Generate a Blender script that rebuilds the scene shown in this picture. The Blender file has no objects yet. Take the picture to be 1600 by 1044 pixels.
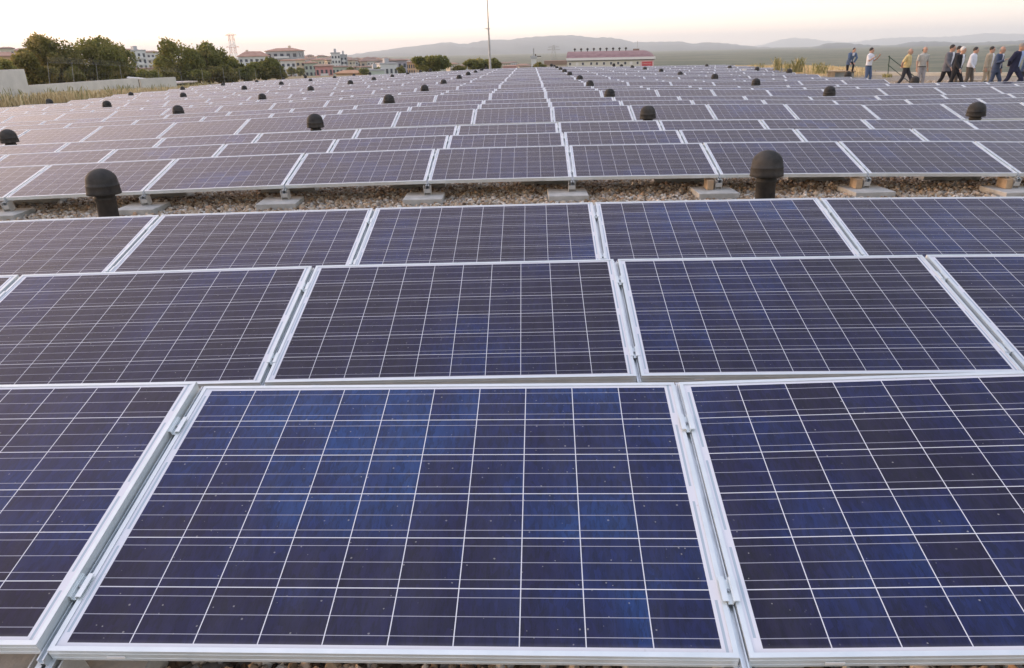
import bpy, math, random
import numpy as np
from mathutils import Matrix, Vector, Euler
random.seed(7); rng = np.random.default_rng(7)
R = math.radians
S = bpy.context.scene
COL = S.collection

# ------------------------------------------------------------------ camera
PITCH, YAW, ROLL, EYE, FPX = R(21.659), R(-1.837), R(-1.210), 1.562, 1110.3
FWD = np.array([math.sin(YAW)*math.cos(PITCH), math.cos(YAW)*math.cos(PITCH), -math.sin(PITCH)])
RT = np.array([math.cos(YAW), -math.sin(YAW), 0.0]); UP = np.cross(RT, FWD)
CX = math.cos(ROLL)*RT + math.sin(ROLL)*UP
CY = -math.sin(ROLL)*RT + math.cos(ROLL)*UP
EYEP = np.array([0, 0, EYE])
cd = bpy.data.cameras.new('camera'); cam = bpy.data.objects.new('camera', cd); COL.objects.link(cam)
cam.matrix_world = Matrix(((CX[0], CY[0], -FWD[0], 0), (CX[1], CY[1], -FWD[1], 0), (CX[2], CY[2], -FWD[2], EYE), (0, 0, 0, 1)))
cd.sensor_width = 36; cd.lens = FPX/1600*36; cd.clip_start = .05; cd.clip_end = 60000
S.camera = cam
S.cycles.volume_bounces = 2

# ------------------------------------------------------------------ sky, sun, exposure
SUN_AZ, SUN_EL = R(-62), R(7)
S.view_settings.view_transform = 'Standard'; S.view_settings.look = 'None'
S.view_settings.gamma = 1; S.view_settings.use_curve_mapping = False
S.view_settings.exposure = 1.0
SKY_K = .5
w = bpy.data.worlds.new('World'); S.world = w; w.use_nodes = True
nt = w.node_tree; nt.nodes.clear()
sky = nt.nodes.new('ShaderNodeTexSky'); sky.sky_type = 'NISHITA'; sky.sun_disc = False
sky.sun_elevation = SUN_EL; sky.sun_rotation = SUN_AZ % (2*math.pi)
sky.air_density = 1.0; sky.dust_density = 2.2; sky.ozone_density = 1.5; sky.altitude = 300
N_, L_ = nt.nodes.new, nt.links.new
def wmath(op, x, y=None, z=None, clamp=False):
    n = N_('ShaderNodeMath'); n.operation = op; n.use_clamp = clamp
    for i, v in enumerate((x, y, z)):
        if v is None: continue
        if hasattr(v, 'is_linked'): L_(v, n.inputs[i])
        else: n.inputs[i].default_value = v
    return n.outputs[0]
def wmix(f, x, y, blend='MIX'):
    n = N_('ShaderNodeMix'); n.data_type = 'RGBA'; n.blend_type = blend; n.clamp_result = False
    for i, v in ((0, f), (6, x), (7, y)):
        if hasattr(v, 'is_linked'): L_(v, n.inputs[i])
        else: n.inputs[i].default_value = v if i == 0 else (*v, 1)
    return n.outputs[2]
# thin evening overcast: a pale veil over the clear sky, warmer and brighter towards the sun
tc = N_('ShaderNodeTexCoord'); sx = N_('ShaderNodeSeparateXYZ'); L_(tc.outputs['Generated'], sx.inputs[0])
el = wmath('MAXIMUM', sx.outputs[2], 0.0)
rp = N_('ShaderNodeValToRGB'); L_(el, rp.inputs[0]); es = rp.color_ramp.elements
while len(es) < 6: es.new(.5)
for i, (p, c) in enumerate([(0, (1.16, .99, .83)), (.07, (1.12, 1.0, .87)), (.22, (1.06, .995, .92)), (.5, (.42, .415, .48)), (.75, (.40, .45, .62)), (1, (.66, .80, 1.02))]):
    es[i].position = p; es[i].color = (*c, 1)
side = wmath('ADD', wmath('MULTIPLY', sx.outputs[0], math.sin(SUN_AZ)), wmath('MULTIPLY', sx.outputs[1], math.cos(SUN_AZ)))
side = wmath('MULTIPLY_ADD', side, .5, .5, True)
glow = wmix(wmath('POWER', side, 2.5), (1.05, 1.09, 1.14), (3.6, 2.8, 2.35))
veil = wmix(1.0, rp.outputs[0], glow, 'MULTIPLY')
tot = wmix(1.0, wmix(.93, sky.outputs[0], (0, 0, 0)), wmix(.0, veil, veil), 'ADD')
sc = N_('ShaderNodeVectorMath'); sc.operation = 'SCALE'; L_(tot, sc.inputs[0]); sc.inputs['Scale'].default_value = 1.0
bg = N_('ShaderNodeBackground'); bg.inputs['Strength'].default_value = SKY_K
out = N_('ShaderNodeOutputWorld')
L_(sc.outputs[0], bg.inputs['Color']); L_(bg.outputs[0], out.inputs['Surface'])
sl = bpy.data.lights.new('sun', 'SUN'); so = bpy.data.objects.new('sun', sl); COL.objects.link(so)
sl.energy = 1.1; sl.angle = R(3); sl.color = (1.0, .62, .34)
sd = Vector((math.sin(SUN_AZ)*math.cos(SUN_EL), math.cos(SUN_AZ)*math.cos(SUN_EL), math.sin(SUN_EL)))
so.rotation_euler = sd.to_track_quat('Z', 'Y').to_euler()

# ------------------------------------------------------------------ helpers
def ray(x, y):
    """direction through a point of the 1600x1044 photograph, per metre of ground distance"""
    d = (x-800)/FPX*CX - (y-522)/FPX*CY + FWD
    return d/math.hypot(d[0], d[1])
def at(x, y, D):
    """the point D metres (horizontally) away that the photograph shows at x, y"""
    return EYEP + ray(x, y)*D
def atY(x, y, Y):
    d = ray(x, y); return EYEP + d*(Y/d[1])
def fx(X):
    a, b, L, Rr = .0071, -.00241, -4.5, 7.5
    if X < L: return a*L+b*L*L+(a+2*b*L)*(X-L)
    if X > Rr: return a*Rr+b*Rr*Rr-.003*(X-Rr)
    return a*X+b*X*X
def roofz(X, Y): return fx(X)-.00375*Y

def tag(o, label=None, cat=None, group=None, kind=None):
    if label: o['label'] = label
    if cat: o['category'] = cat
    if group: o['group'] = group
    if kind: o['kind'] = kind
    return o
def empty(name, loc=(0, 0, 0), rot=None, mat=None):
    o = bpy.data.objects.new(name, None); COL.objects.link(o); o.empty_display_size = .1
    if mat is not None: o.matrix_world = mat
    else:
        o.location = loc
        if rot: o.rotation_euler = rot
    return o
class MB:
    """collects shapes, builds them as one mesh object"""
    def __init__(s): s.v = []; s.f = []; s.uv = None
    def add(s, vs, fs):
        n = len(s.v); s.v += [tuple(map(float, p)) for p in vs]; s.f += [tuple(i+n for i in f) for f in fs]; return s
    def box(s, x0, x1, y0, y1, z0, z1, M=None):
        vs = [(x, y, z) for z in (z0, z1) for y in (y0, y1) for x in (x0, x1)]
        if M is not None: vs = [tuple(M @ Vector(p)) for p in vs]
        return s.add(vs, [(0, 2, 3, 1), (4, 5, 7, 6), (0, 1, 5, 4), (1, 3, 7, 5), (3, 2, 6, 7), (2, 0, 4, 6)])
    def bar(s, a, b, wd, ht=None):
        a, b = Vector(a), Vector(b); d = (b-a); L = d.length
        q = d.to_track_quat('Y', 'Z'); ht = ht or wd
        M = Matrix.Translation(a) @ q.to_matrix().to_4x4()
        return s.box(-wd/2, wd/2, 0, L, -ht/2, ht/2, M)
    def tube(s, pts, rad, n=8, caps=True, sq=None):
        """loft through pts with radii (number, or (rx, ry)); rings perpendicular to the path"""
        P = [Vector(p) for p in pts]; m = len(P)
        if not hasattr(rad, '__len__'): rad = [rad]*m
        base = len(s.v); prev = None
        for i, p in enumerate(P):
            t = (P[min(i+1, m-1)]-P[max(i-1, 0)]).normalized()
            if prev is None:
                ref = Vector(sq) if sq is not None else (Vector((1, 0, 0)) if abs(t.x) < .8 else Vector((0, 1, 0)))
            else: ref = prev
            u = (ref - t*ref.dot(t)); u = u.normalized() if u.length > 1e-6 else t.orthogonal().normalized()
            prev = u; v = t.cross(u)
            r = rad[i]; ra, rb = (r, r) if not hasattr(r, '__len__') else r
            for k in range(n):
                a = 2*math.pi*k/n
                s.v.append(tuple(p+u*(ra*math.cos(a))+v*(rb*math.sin(a))))
        for i in range(m-1):
            for k in range(n):
                a, b = base+i*n+k, base+i*n+(k+1) % n
                s.f.append((a, b, b+n, a+n))
        if caps:
            s.f.append(tuple(base+k for k in range(n))[::-1]); s.f.append(tuple(base+(m-1)*n+k for k in range(n)))
        return s
    def ball(s, c, r, seg=12, rings=8, M=None):
        rx, ry, rz = r if hasattr(r, '__len__') else (r, r, r)
        vs = [(0, 0, -1)]+[(math.sin(math.pi*j/rings)*math.cos(2*math.pi*k/seg), math.sin(math.pi*j/rings)*math.sin(2*math.pi*k/seg), -math.cos(math.pi*j/rings)) for j in range(1, rings) for k in range(seg)]+[(0, 0, 1)]
        vs = [Vector((p[0]*rx, p[1]*ry, p[2]*rz)) for p in vs]
        if M is not None: vs = [M @ p for p in vs]
        vs = [p+Vector(c) for p in vs]
        fs = [(0, 1+(k+1) % seg, 1+k) for k in range(seg)]
        for j in range(rings-2):
            for k in range(seg):
                a, b = 1+j*seg+k, 1+j*seg+(k+1) % seg
                fs.append((a, b, b+seg, a+seg))
        t = len(vs)-1; q = 1+(rings-2)*seg
        fs += [(q+k, q+(k+1) % seg, t) for k in range(seg)]
        return s.add(vs, fs)
    def lathe(s, prof, n=24, c=(0, 0, 0)):
        base = len(s.v)
        for r, z in prof:
            for k in range(n):
                a = 2*math.pi*k/n; s.v.append((c[0]+r*math.cos(a), c[1]+r*math.sin(a), c[2]+z))
        for i in range(len(prof)-1):
            for k in range(n):
                a, b = base+i*n+k, base+i*n+(k+1) % n
                s.f.append((a, b, b+n, a+n))
        return s
    def mesh(s, name, mat, smooth=False):
        me = bpy.data.meshes.new(name); me.from_pydata(s.v, [], s.f)
        if mat: me.materials.append(mat)
        if smooth: me.polygons.foreach_set('use_smooth', [True]*len(me.polygons))
        me.update(); return me
    def build(s, name, mat, parent=None, smooth=False, bevel=0):
        o = bpy.data.objects.new(name, s.mesh(name, mat, smooth)); COL.objects.link(o)
        if parent is not None: o.parent = parent
        if bevel:
            b = o.modifiers.new('bevel', 'BEVEL'); b.width = bevel; b.segments = 2; b.limit_method = 'ANGLE'
        return o
def np_mesh(name, V, F, mat, smooth=False, attrs=None):
    """big mesh from arrays; F is (n,3) or (n,4)"""
    me = bpy.data.meshes.new(name); k = F.shape[1]
    me.vertices.add(len(V)); me.vertices.foreach_set('co', V.astype(np.float32).ravel())
    me.loops.add(F.size); me.loops.foreach_set('vertex_index', F.astype(np.int32).ravel())
    me.polygons.add(len(F)); me.polygons.foreach_set('loop_start', np.arange(0, F.size, k, dtype=np.int32))
    me.polygons.foreach_set('loop_total', np.full(len(F), k, dtype=np.int32))
    if smooth: me.polygons.foreach_set('use_smooth', np.ones(len(F), bool))
    me.materials.append(mat); me.update(calc_edges=True); me.validate()
    for nm, a in (attrs or {}).items():
        at_ = me.attributes.new(nm, 'FLOAT', 'POINT'); at_.data.foreach_set('value', a.astype(np.float32))
    return me
def link(name, me, parent=None, loc=None):
    o = bpy.data.objects.new(name, me); COL.objects.link(o)
    if parent is not None: o.parent = parent
    if loc is not None: o.location = loc
    return o
def copy_tree(o, parent=None):
    c = o.copy(); COL.objects.link(c)
    if parent is not None: c.parent = parent
    for ch in o.children: copy_tree(ch, c)
    return c

# ------------------------------------------------------------------ materials
class NT:
    def __init__(s, name):
        s.m = bpy.data.materials.new(name); s.m.use_nodes = True; s.t = s.m.node_tree; s.t.nodes.clear()
        s.o = s.n('ShaderNodeOutputMaterial'); s.b = s.n('ShaderNodeBsdfPrincipled'); s.l(s.b.outputs[0], s.o.inputs['Surface'])
    def n(s, t, **k):
        nd = s.t.nodes.new(t)
        for a, v in k.items(): setattr(nd, a, v)
        return nd
    def l(s, a, b): s.t.links.new(a, b)
    def inp(s, nd, i, v):
        if isinstance(v, bpy.types.NodeSocket): s.l(v, nd.inputs[i])
        else: nd.inputs[i].default_value = v
    def math(s, op, a, b=None, c=None, clamp=False):
        nd = s.n('ShaderNodeMath', operation=op, use_clamp=clamp); s.inp(nd, 0, a)
        if b is not None: s.inp(nd, 1, b)
        if c is not None: s.inp(nd, 2, c)
        return nd.outputs[0]
    def mix(s, f, a, b):
        nd = s.n('ShaderNodeMix', data_type='RGBA'); s.inp(nd, 0, f)
        for i, v in ((6, a), (7, b)):
            s.inp(nd, i, v if isinstance(v, bpy.types.NodeSocket) else (*v, 1)[:4])
        return nd.outputs[2]
    def noise(s, scale, detail=4, rough=.55, vec=None, out=0, **k):
        nd = s.n('ShaderNodeTexNoise', **k); nd.inputs['Scale'].default_value = scale; nd.inputs['Detail'].default_value = detail; nd.inputs['Roughness'].default_value = rough
        if vec is not None: s.l(vec, nd.inputs['Vector'])
        return nd.outputs[out]
    def ramp(s, f, stops):
        nd = s.n('ShaderNodeValToRGB'); s.l(f, nd.inputs[0]); e = nd.color_ramp.elements
        while len(e) < len(stops): e.new(.5)
        for i, (p, c) in enumerate(stops): e[i].position = p; e[i].color = (*c, 1) if len(c) == 3 else c
        return nd.outputs[0]
    def obj(s): return s.n('ShaderNodeTexCoord').outputs['Object']
    def pos(s): return s.n('ShaderNodeNewGeometry').outputs['Position']
    def rnd(s): return s.n('ShaderNodeObjectInfo').outputs['Random']
    def scale(s, v, sc):
        nd = s.n('ShaderNodeVectorMath', operation='MULTIPLY'); s.l(v, nd.inputs[0]); nd.inputs[1].default_value = sc; return nd.outputs[0]
    def bump(s, h, strength, dist=.01):
        nd = s.n('ShaderNodeBump'); nd.inputs['Strength'].default_value = strength; nd.inputs['Distance'].default_value = dist
        s.l(h, nd.inputs['Height']); s.l(nd.outputs[0], s.b.inputs['Normal'])
    def set(s, color=None, rough=None, metal=None, spec=None):
        if color is not None: s.inp(s.b, 'Base Color', color if isinstance(color, bpy.types.NodeSocket) else (*color, 1))
        if rough is not None: s.inp(s.b, 'Roughness', rough)
        if metal is not None: s.inp(s.b, 'Metallic', metal)
        if spec is not None: s.inp(s.b, 'Specular IOR Level', spec)
        return s.m
def mottled(name, c1, c2, scale=3, rough=.85, bump=0, bscale=None, world=False, metal=0, dist=.01, lo=.35, hi=.65):
    t = NT(name); v = t.pos() if world else t.obj()
    f = t.noise(scale, 6, .6, v)
    c = t.ramp(f, [(lo, c1), (hi, c2)])
    if bump: t.bump(t.noise(bscale or scale*8, 5, .6, v), bump, dist)
    return t.set(c, rough, metal)

# --- solar cells: 10 x 6 polycrystalline cells, uv in metres
def make_cells():
    t = NT('solar_cells'); uv = t.n('ShaderNodeUVMap').outputs[0]
    sp = t.n('ShaderNodeSeparateXYZ'); t.l(uv, sp.inputs[0]); u, v = sp.outputs[0], sp.outputs[1]
    P = .158
    cu = t.math('DIVIDE', t.math('SUBTRACT', u, .035), P); cv = t.math('DIVIDE', t.math('SUBTRACT', v, .022), P)
    iu, iv = t.math('FLOOR', cu), t.math('FLOOR', cv)
    fu, fv = t.math('SUBTRACT', cu, iu), t.math('SUBTRACT', cv, iv)
    def edge(f): return t.math('SUBTRACT', .5, t.math('ABSOLUTE', t.math('SUBTRACT', f, .5)))
    gap = t.math('MAXIMUM', t.math('LESS_THAN', edge(fu), .0083), t.math('LESS_THAN', edge(fv), .0085))
    g = t.math('FRACT', t.math('MULTIPLY', fv, 3.0))
    bus = t.math('LESS_THAN', t.math('ABSOLUTE', t.math('SUBTRACT', g, .5)), .0165)
    inside = t.math('MULTIPLY', t.math('MULTIPLY', t.math('GREATER_THAN', cu, 0.0), t.math('LESS_THAN', cu, 10.0)),
                    t.math('MULTIPLY', t.math('GREATER_THAN', cv, 0.0), t.math('LESS_THAN', cv, 6.0)))
    white = t.math('MAXIMUM', gap, t.math('SUBTRACT', 1.0, inside))
    # ribbons joining the cell strings in the side margins
    side = t.math('MULTIPLY', t.math('GREATER_THAN', t.math('ABSOLUTE', t.math('SUBTRACT', u, .825)), .7975),
                  t.math('LESS_THAN', t.math('ABSOLUTE', t.math('SUBTRACT', u, .825)), .8045))
    right = t.math('GREATER_THAN', u, .825)
    k2 = t.math('FRACT', t.math('DIVIDE', t.math('ADD', cv, t.math('MULTIPLY', right, 1.0)), 2.0))
    rib = t.math('MULTIPLY', side, t.math('MULTIPLY', t.math('GREATER_THAN', k2, .09), t.math('LESS_THAN', k2, .91)))
    # random numbers per cell
    cb = t.n('ShaderNodeCombineXYZ'); t.l(iu, cb.inputs[0]); t.l(iv, cb.inputs[1]); t.l(t.math('MULTIPLY', t.rnd(), 917.0), cb.inputs[2])
    wn = t.n('ShaderNodeTexWhiteNoise'); t.l(cb.outputs[0], wn.inputs['Vector'])
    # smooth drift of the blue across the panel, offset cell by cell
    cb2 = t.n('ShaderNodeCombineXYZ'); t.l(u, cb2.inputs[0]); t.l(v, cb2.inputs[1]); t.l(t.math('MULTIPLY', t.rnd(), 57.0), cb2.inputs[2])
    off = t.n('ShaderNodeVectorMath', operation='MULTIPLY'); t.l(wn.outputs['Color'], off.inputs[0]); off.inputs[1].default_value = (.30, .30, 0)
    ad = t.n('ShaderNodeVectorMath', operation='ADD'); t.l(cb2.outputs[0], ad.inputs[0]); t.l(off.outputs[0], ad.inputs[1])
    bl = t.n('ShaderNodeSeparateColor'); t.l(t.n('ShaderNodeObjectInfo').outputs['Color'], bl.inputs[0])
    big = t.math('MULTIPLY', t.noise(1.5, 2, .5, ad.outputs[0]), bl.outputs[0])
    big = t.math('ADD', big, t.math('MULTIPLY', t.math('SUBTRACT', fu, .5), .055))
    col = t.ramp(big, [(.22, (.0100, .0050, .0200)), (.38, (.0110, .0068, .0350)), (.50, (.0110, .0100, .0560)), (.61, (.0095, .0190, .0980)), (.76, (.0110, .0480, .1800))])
    # crystal grains, drawn out along the slope, and faint dark veins
    vo = t.n('ShaderNodeTexVoronoi'); vo.inputs['Scale'].default_value = 60; t.l(t.scale(cb2.outputs[0], (1.6, .55, 1)), vo.inputs['Vector'])
    gs = t.n('ShaderNodeSeparateXYZ'); t.l(vo.outputs['Color'], gs.inputs[0])
    gr = t.math('MULTIPLY_ADD', gs.outputs[0], .46, .60)
    ve = t.noise(22, 5, .65, t.scale(cb2.outputs[0], (2.6, .35, 1)))
    vein = t.math('MULTIPLY_ADD', t.math('LESS_THAN', t.math('ABSOLUTE', t.math('SUBTRACT', ve, .5)), .014), -.38, 1.0)
    mu = t.n('ShaderNodeVectorMath', operation='SCALE'); t.l(col, mu.inputs[0]); t.l(t.math('MULTIPLY', gr, vein), mu.inputs['Scale'])
    cell = mu.outputs[0]
    c = t.mix(t.math('MULTIPLY', bus, .9), cell, (.46, .46, .53))
    c = t.mix(white, c, (.74, .74, .78))
    c = t.mix(rib, c, (.42, .50, .56))
    # dust: fine veil, specks, and the dirt line above the lower frame
    veil = t.math('MULTIPLY', t.math('SUBTRACT', t.noise(7, 5, .65, t.scale(cb2.outputs[0], (1.6, .30, 1))), .42, clamp=True), .10)
    sp1 = t.n('ShaderNodeTexVoronoi'); sp1.inputs['Scale'].default_value = 55; t.l(cb2.outputs[0], sp1.inputs['Vector'])
    spc = t.n('ShaderNodeSeparateXYZ'); t.l(sp1.outputs['Color'], spc.inputs[0])
    spk = t.math('MULTIPLY', t.math('LESS_THAN', t.math('ADD', sp1.outputs['Distance'], t.math('MULTIPLY', t.noise(160, 2, .5, cb2.outputs[0]), .16)), t.math('MULTIPLY_ADD', spc.outputs[1], .17, .07)), t.math('GREATER_THAN', spc.outputs[0], .60))
    low = t.math('MULTIPLY', t.math('POWER', t.math('SUBTRACT', 1.0, t.math('DIVIDE', v, .035), clamp=True), 1.5), t.math('MULTIPLY_ADD', t.noise(14, 4, .6, cb2.outputs[0]), .9, .0))
    dust = t.math('ADD', veil, t.math('MAXIMUM', t.math('MULTIPLY', spk, t.math('MULTIPLY_ADD', spc.outputs[2], .45, .10)), low), clamp=True)
    c = t.mix(dust, c, (.45, .43, .41))
    t.set(c, .5, 0, .05)
    t.inp(t.b, 'IOR', 1.45)
    t.inp(t.b, 'Coat Weight', 1.0); t.inp(t.b, 'Coat IOR', 1.34)
    t.inp(t.b, 'Coat Roughness', t.math('MULTIPLY_ADD', dust, .5, .14))
    return t.m
M_CELL = make_cells()
M_FRAME = mottled('anodised_aluminium', (.68, .735, .745), (.77, .81, .815), 9, .42, .06, 60, metal=.45)
M_RAIL = mottled('mill_aluminium', (.60, .63, .65), (.72, .75, .77), 12, .4, .1, 90, metal=.8)
M_STEEL = mottled('bolt_steel', (.20, .21, .23), (.38, .39, .40), 30, .35, metal=.9)
M_FOOT = mottled('bracket_metal', (.50, .49, .46), (.66, .65, .62), 9, .5, .1, 60, metal=.35)
M_STICK = mottled('sticker', (.78, .78, .77), (.84, .84, .83), 20, .6)
M_CONC = mottled('concrete', (.34, .34, .32), (.50, .49, .46), 7, .92, .5, 45, world=True, dist=.006)
M_WOOD = mottled('raw_timber', (.33, .23, .14), (.48, .35, .22), 9, .8, .3, 50, world=True)
M_VENT = mottled('weathered_black_rubber', (.010, .011, .012), (.052, .047, .042), 7, .8, .6, 50, world=True, dist=.005)

# ================================================================== STRUCTURE: roof, ground, bank, hills
# gravel-covered roof that carries the array
def gravel_mat():
    t = NT('roof_gravel'); p = t.pos()
    vo = t.n('ShaderNodeTexVoronoi'); vo.inputs['Scale'].default_value = 26; t.l(p, vo.inputs['Vector'])
    s3 = t.n('ShaderNodeSeparateXYZ'); t.l(vo.outputs['Color'], s3.inputs[0])
    c = t.ramp(s3.outputs[0], [(0, (.10, .075, .05)), (.3, (.24, .18, .12)), (.55, (.36, .30, .22)), (.8, (.30, .29, .27)), (1, (.52, .48, .41))])
    big = t.noise(.5, 3, .5, p)
    c2 = t.mix(t.math('MULTIPLY', big, .5), c, (.28, .23, .17))
    t.bump(t.math('SUBTRACT', 1.0, vo.outputs['Distance']), .9, .03)
    return t.set(c2, .9)
M_GRAV = gravel_mat()
def sheet(name, xs, ys, zf, mat, skirt=None):
    m = MB(); nx = len(xs)
    vs = [(x, y, zf(x, y)) for y in ys for x in xs]
    fs = [(j*nx+i, j*nx+i+1, (j+1)*nx+i+1, (j+1)*nx+i) for j in range(len(ys)-1) for i in range(nx-1)]
    m.add(vs, fs); o = m.build(name, mat, smooth=True); return o
ROOF_L, ROOF_R, ROOF_B = -28.4, 27.0, 80.5
roof = sheet('gravel_roof', list(np.arange(ROOF_L, ROOF_R+.1, 1.108)), list(np.arange(-6, ROOF_B+.1, 1.0)), roofz, M_GRAV)
tag(roof, kind='structure')

# ground far below the roof, out to the foot of the mountains
def land_mat(name, cols, sc, rough=.95):
    t = NT(name); p = t.pos()
    f = t.math('MULTIPLY_ADD', t.noise(sc, 6, .62, p), .65, t.math('MULTIPLY', t.noise(sc*9, 4, .6, p), .35))
    return t.set(t.ramp(f, cols), rough)
M_LAND = land_mat('dry_farmland', [(.36, (.04, .06, .035)), (.46, (.07, .09, .05)), (.56, (.14, .14, .085)), (.64, (.05, .07, .04))], .012)
GZ = -9.0
def gz(x, y):
    return GZ
ground = sheet('ground', [-14000, -9000, -4000, -1500, -600, -200, 0, 200, 600, 1500, 4000, 9000, 14000], [-400, -100, 0, 100, 300, 600, 1200, 2500, 5000, 9000, 13000], gz, M_LAND)
tag(ground, kind='structure')

# ================================================================== SOLAR ARRAY
TILT = R(14.17); PS, PW, PITCHX = .992, 1.65, 1.672
YB = {}
for g in range(10):
    b = {0: 1.265, 1: 8.242, 2: 15.291, 3: 21.975}.get(g, 21.975+(g-3)*6.9)
    for k in range(3): YB[g*3+k+1] = b+1.575*k
ROWZ = {1: .251, 2: .238, 3: .259, 4: .244, 5: .249, 6: .249, 7: .249, 9: .252, 10: .258}
ROWX = {1: .480, 2: .463, 3: .465, 4: .467, 5: .470, 6: .444, 7: .456, 9: .450, 10: .446}
ROWE = {1: (-.0160, .0073, .0105, .0012), 2: (.0049, -.0003, -.0002, .0225), 3: (-.0055, .0044, .0007, .0057)}
LEFT = {**{r: -14 for r in range(1, 19)}, **{r: -15 for r in range(19, 25)}, **{r: -16 for r in range(25, 31)}}
RIGHT = {**{r: 14 for r in range(1, 13)}, **{r: 8 for r in range(13, 22)}, **{r: 10 for r in range(22, 31)}}
def panel_frame(r, j, centre=True):
    """matrix at the middle of the low edge of panel j of row r (or of seam j)"""
    X = ROWX.get(r, .452)+(j-.5 if centre else j)*PITCHX
    yw, slp, cr, dt = ROWE.get(r, (0, 0, 0, 0)); Xc = max(-1.9, min(1.9, X))
    if X != Xc: cr_s = 0
    else: cr_s = cr
    h = random.Random(r*1000+j)
    Y = YB[r]+yw*X
    z0 = ROWZ.get(r, .25)+roofz(X, YB[r])+slp*Xc+cr*Xc*Xc+(cr_s-.00241)*.68
    e = .4; sx = (fx(X+e)-fx(X-e))/(2*e)+(slp+2*cr*Xc if X == Xc else 0)
    t = TILT+dt+(h.uniform(-.004, .004) if r > 3 else h.uniform(-.001, .001))
    ex = Vector((1, yw, sx)).normalized()
    ey = Vector((0, math.cos(t), math.sin(t)-.00375)); ey = (ey-ex*ey.dot(ex)).normalized()
    ez = ex.cross(ey)
    return Matrix(((ex.x, ey.x, ez.x, X), (ex.y, ey.y, ez.y, Y), (ex.z, ey.z, ez.z, z0), (0, 0, 0, 1)))
def frame_mb():
    m = MB(); a, b, lip, dep, th = PW/2, PS, .0125, .040, .002
    # lips
    m.box(-a, a, 0, lip, -th, 0); m.box(-a, a, b-lip, b, -th, 0)
    m.box(-a, -a+lip, lip, b-lip, -th, 0); m.box(a-lip, a, lip, b-lip, -th, 0)
    # walls with the groove of the extrusion
    for (x0, x1, y0, y1) in ((-a, a, 0, .002), (-a, a, b-.002, b), (-a, -a+.002, .002, b-.002), (a-.002, a, .002, b-.002)):
        m.box(x0, x1, y0, y1, -dep, -th)
    m.box(-a+.002, a-.002, -.0012, 0, -.013, -.0115); m.box(-a+.002, a-.002, -.0012, 0, -.031, -.0295)
    m.box(-a+.03, a-.03, .002, .03, -dep, -dep+.002); m.box(-a+.03, a-.03, b-.03, b-.002, -dep, -dep+.002)
    return m
ME_FRAME = frame_mb().mesh('frame', M_FRAME)
def glass_mesh(mats=None):
    a = PW/2-.0105
    vs = [(-a, .0105, -.003), (a, .0105, -.003), (a, PS-.0105, -.003), (-a, PS-.0105, -.003)]
    vb = [(x, y, -.007) for x, y, z in vs]
    me = bpy.data.meshes.new('glass_with_cells'); me.from_pydata(vs+vb, [], [(0, 1, 2, 3), (7, 6, 5, 4)])
    uvl = me.uv_layers.new(name='UVMap')
    for li, lp in enumerate(me.loops):
        co = me.vertices[lp.vertex_index].co; uvl.data[li].uv = (co.x+PW/2, co.y)
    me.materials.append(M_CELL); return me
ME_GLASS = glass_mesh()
ME_STICK = MB().box(-.022, .022, -.0034, -.0016, -.027, -.019).mesh('sticker', M_STICK)
def rail_mb():
    m = MB()
    for s in (-1, 1):
        m.box(s*.019-.002, s*.019+.002, -.05, PS+.04, -.082, -.042)
        m.box(s*.011-.006, s*.011+.006, -.05, PS+.04, -.044, -.041)
    m.box(-.017, .017, -.05, PS+.04, -.082, -.079)
    m.box(-.0085, -.0050, -.02, PS+.01, -.0405, -.016).box(.0050, .0085, -.02, PS+.01, -.0405, -.016).box(-.005, .005, -.02, PS+.01, -.032, -.028)
    return m
ME_RAIL = rail_mb().mesh('rail', M_RAIL)
def clamp_mb():
    m = MB(); L = .035
    for s in (-1, 1):
        m.box(s*.0145-.0065, s*.0145+.0065, -L, L, .0015, .0042)
        m.box(s*.0065-.0015, s*.0065+.0015, -L, L, -.012, .0015)
    m.box(-.005, .005, -L, L, -.0125, -.0095)
    return m
ME_CLAMP = clamp_mb().mesh('clamp', M_FRAME)
ME_BOLT = MB().tube([(0, 0, -.0095), (0, 0, -.002)], .0042, 6).mesh('bolt', M_STEEL)
def foot_mb():
    m = MB()   # upright plate pair and base flange, standing on the paver
    m.box(-.045, -.041, -.06, .06, -.165, -.05); m.box(-.041, .012, -.06, .06, -.165, -.161)
    m.box(.030, .034, -.045, .045, -.165, -.05); m.box(-.02, .034, -.045, .045, -.1605, -.157)
    m.box(-.041, .03, -.05, -.046, -.13, -.08)
    return m
ME_FOOT = foot_mb().mesh('foot', M_FOOT)
ME_LEG = MB().box(-.022, .022, PS-.12, PS-.07, -.40, -.083).box(-.06, .06, PS-.16, PS-.03, -.404, -.40).mesh('rear_leg', M_FOOT)
ORD = ['first', 'second', 'third', 'fourth', 'fifth', 'sixth', 'seventh', 'eighth', 'ninth', 'tenth', 'eleventh', 'twelfth', 'thirteenth', 'fourteenth', 'fifteenth', 'sixteenth', 'seventeenth', 'eighteenth', 'nineteenth', 'twentieth', 'twenty-first', 'twenty-second', 'twenty-third', 'twenty-fourth', 'twenty-fifth', 'twenty-sixth', 'twenty-seventh', 'twenty-eighth', 'twenty-ninth', 'thirtieth']
def pix(P):
    v = np.array(P)-EYEP; z = v @ FWD
    if z < .15: return None
    return 800+FPX*(v @ CX)/z, 522-FPX*(v @ CY)/z
def panel_box(r, j):
    M = panel_frame(r, j); q = []
    for p in ((-PW/2, 0, 0), (PW/2, 0, 0), (PW/2, PS, 0), (-PW/2, PS, 0)):
        u = pix(M @ Vector(p))
        if u is None: return None
        q.append(u)
    return q
cands, others = [], []
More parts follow.
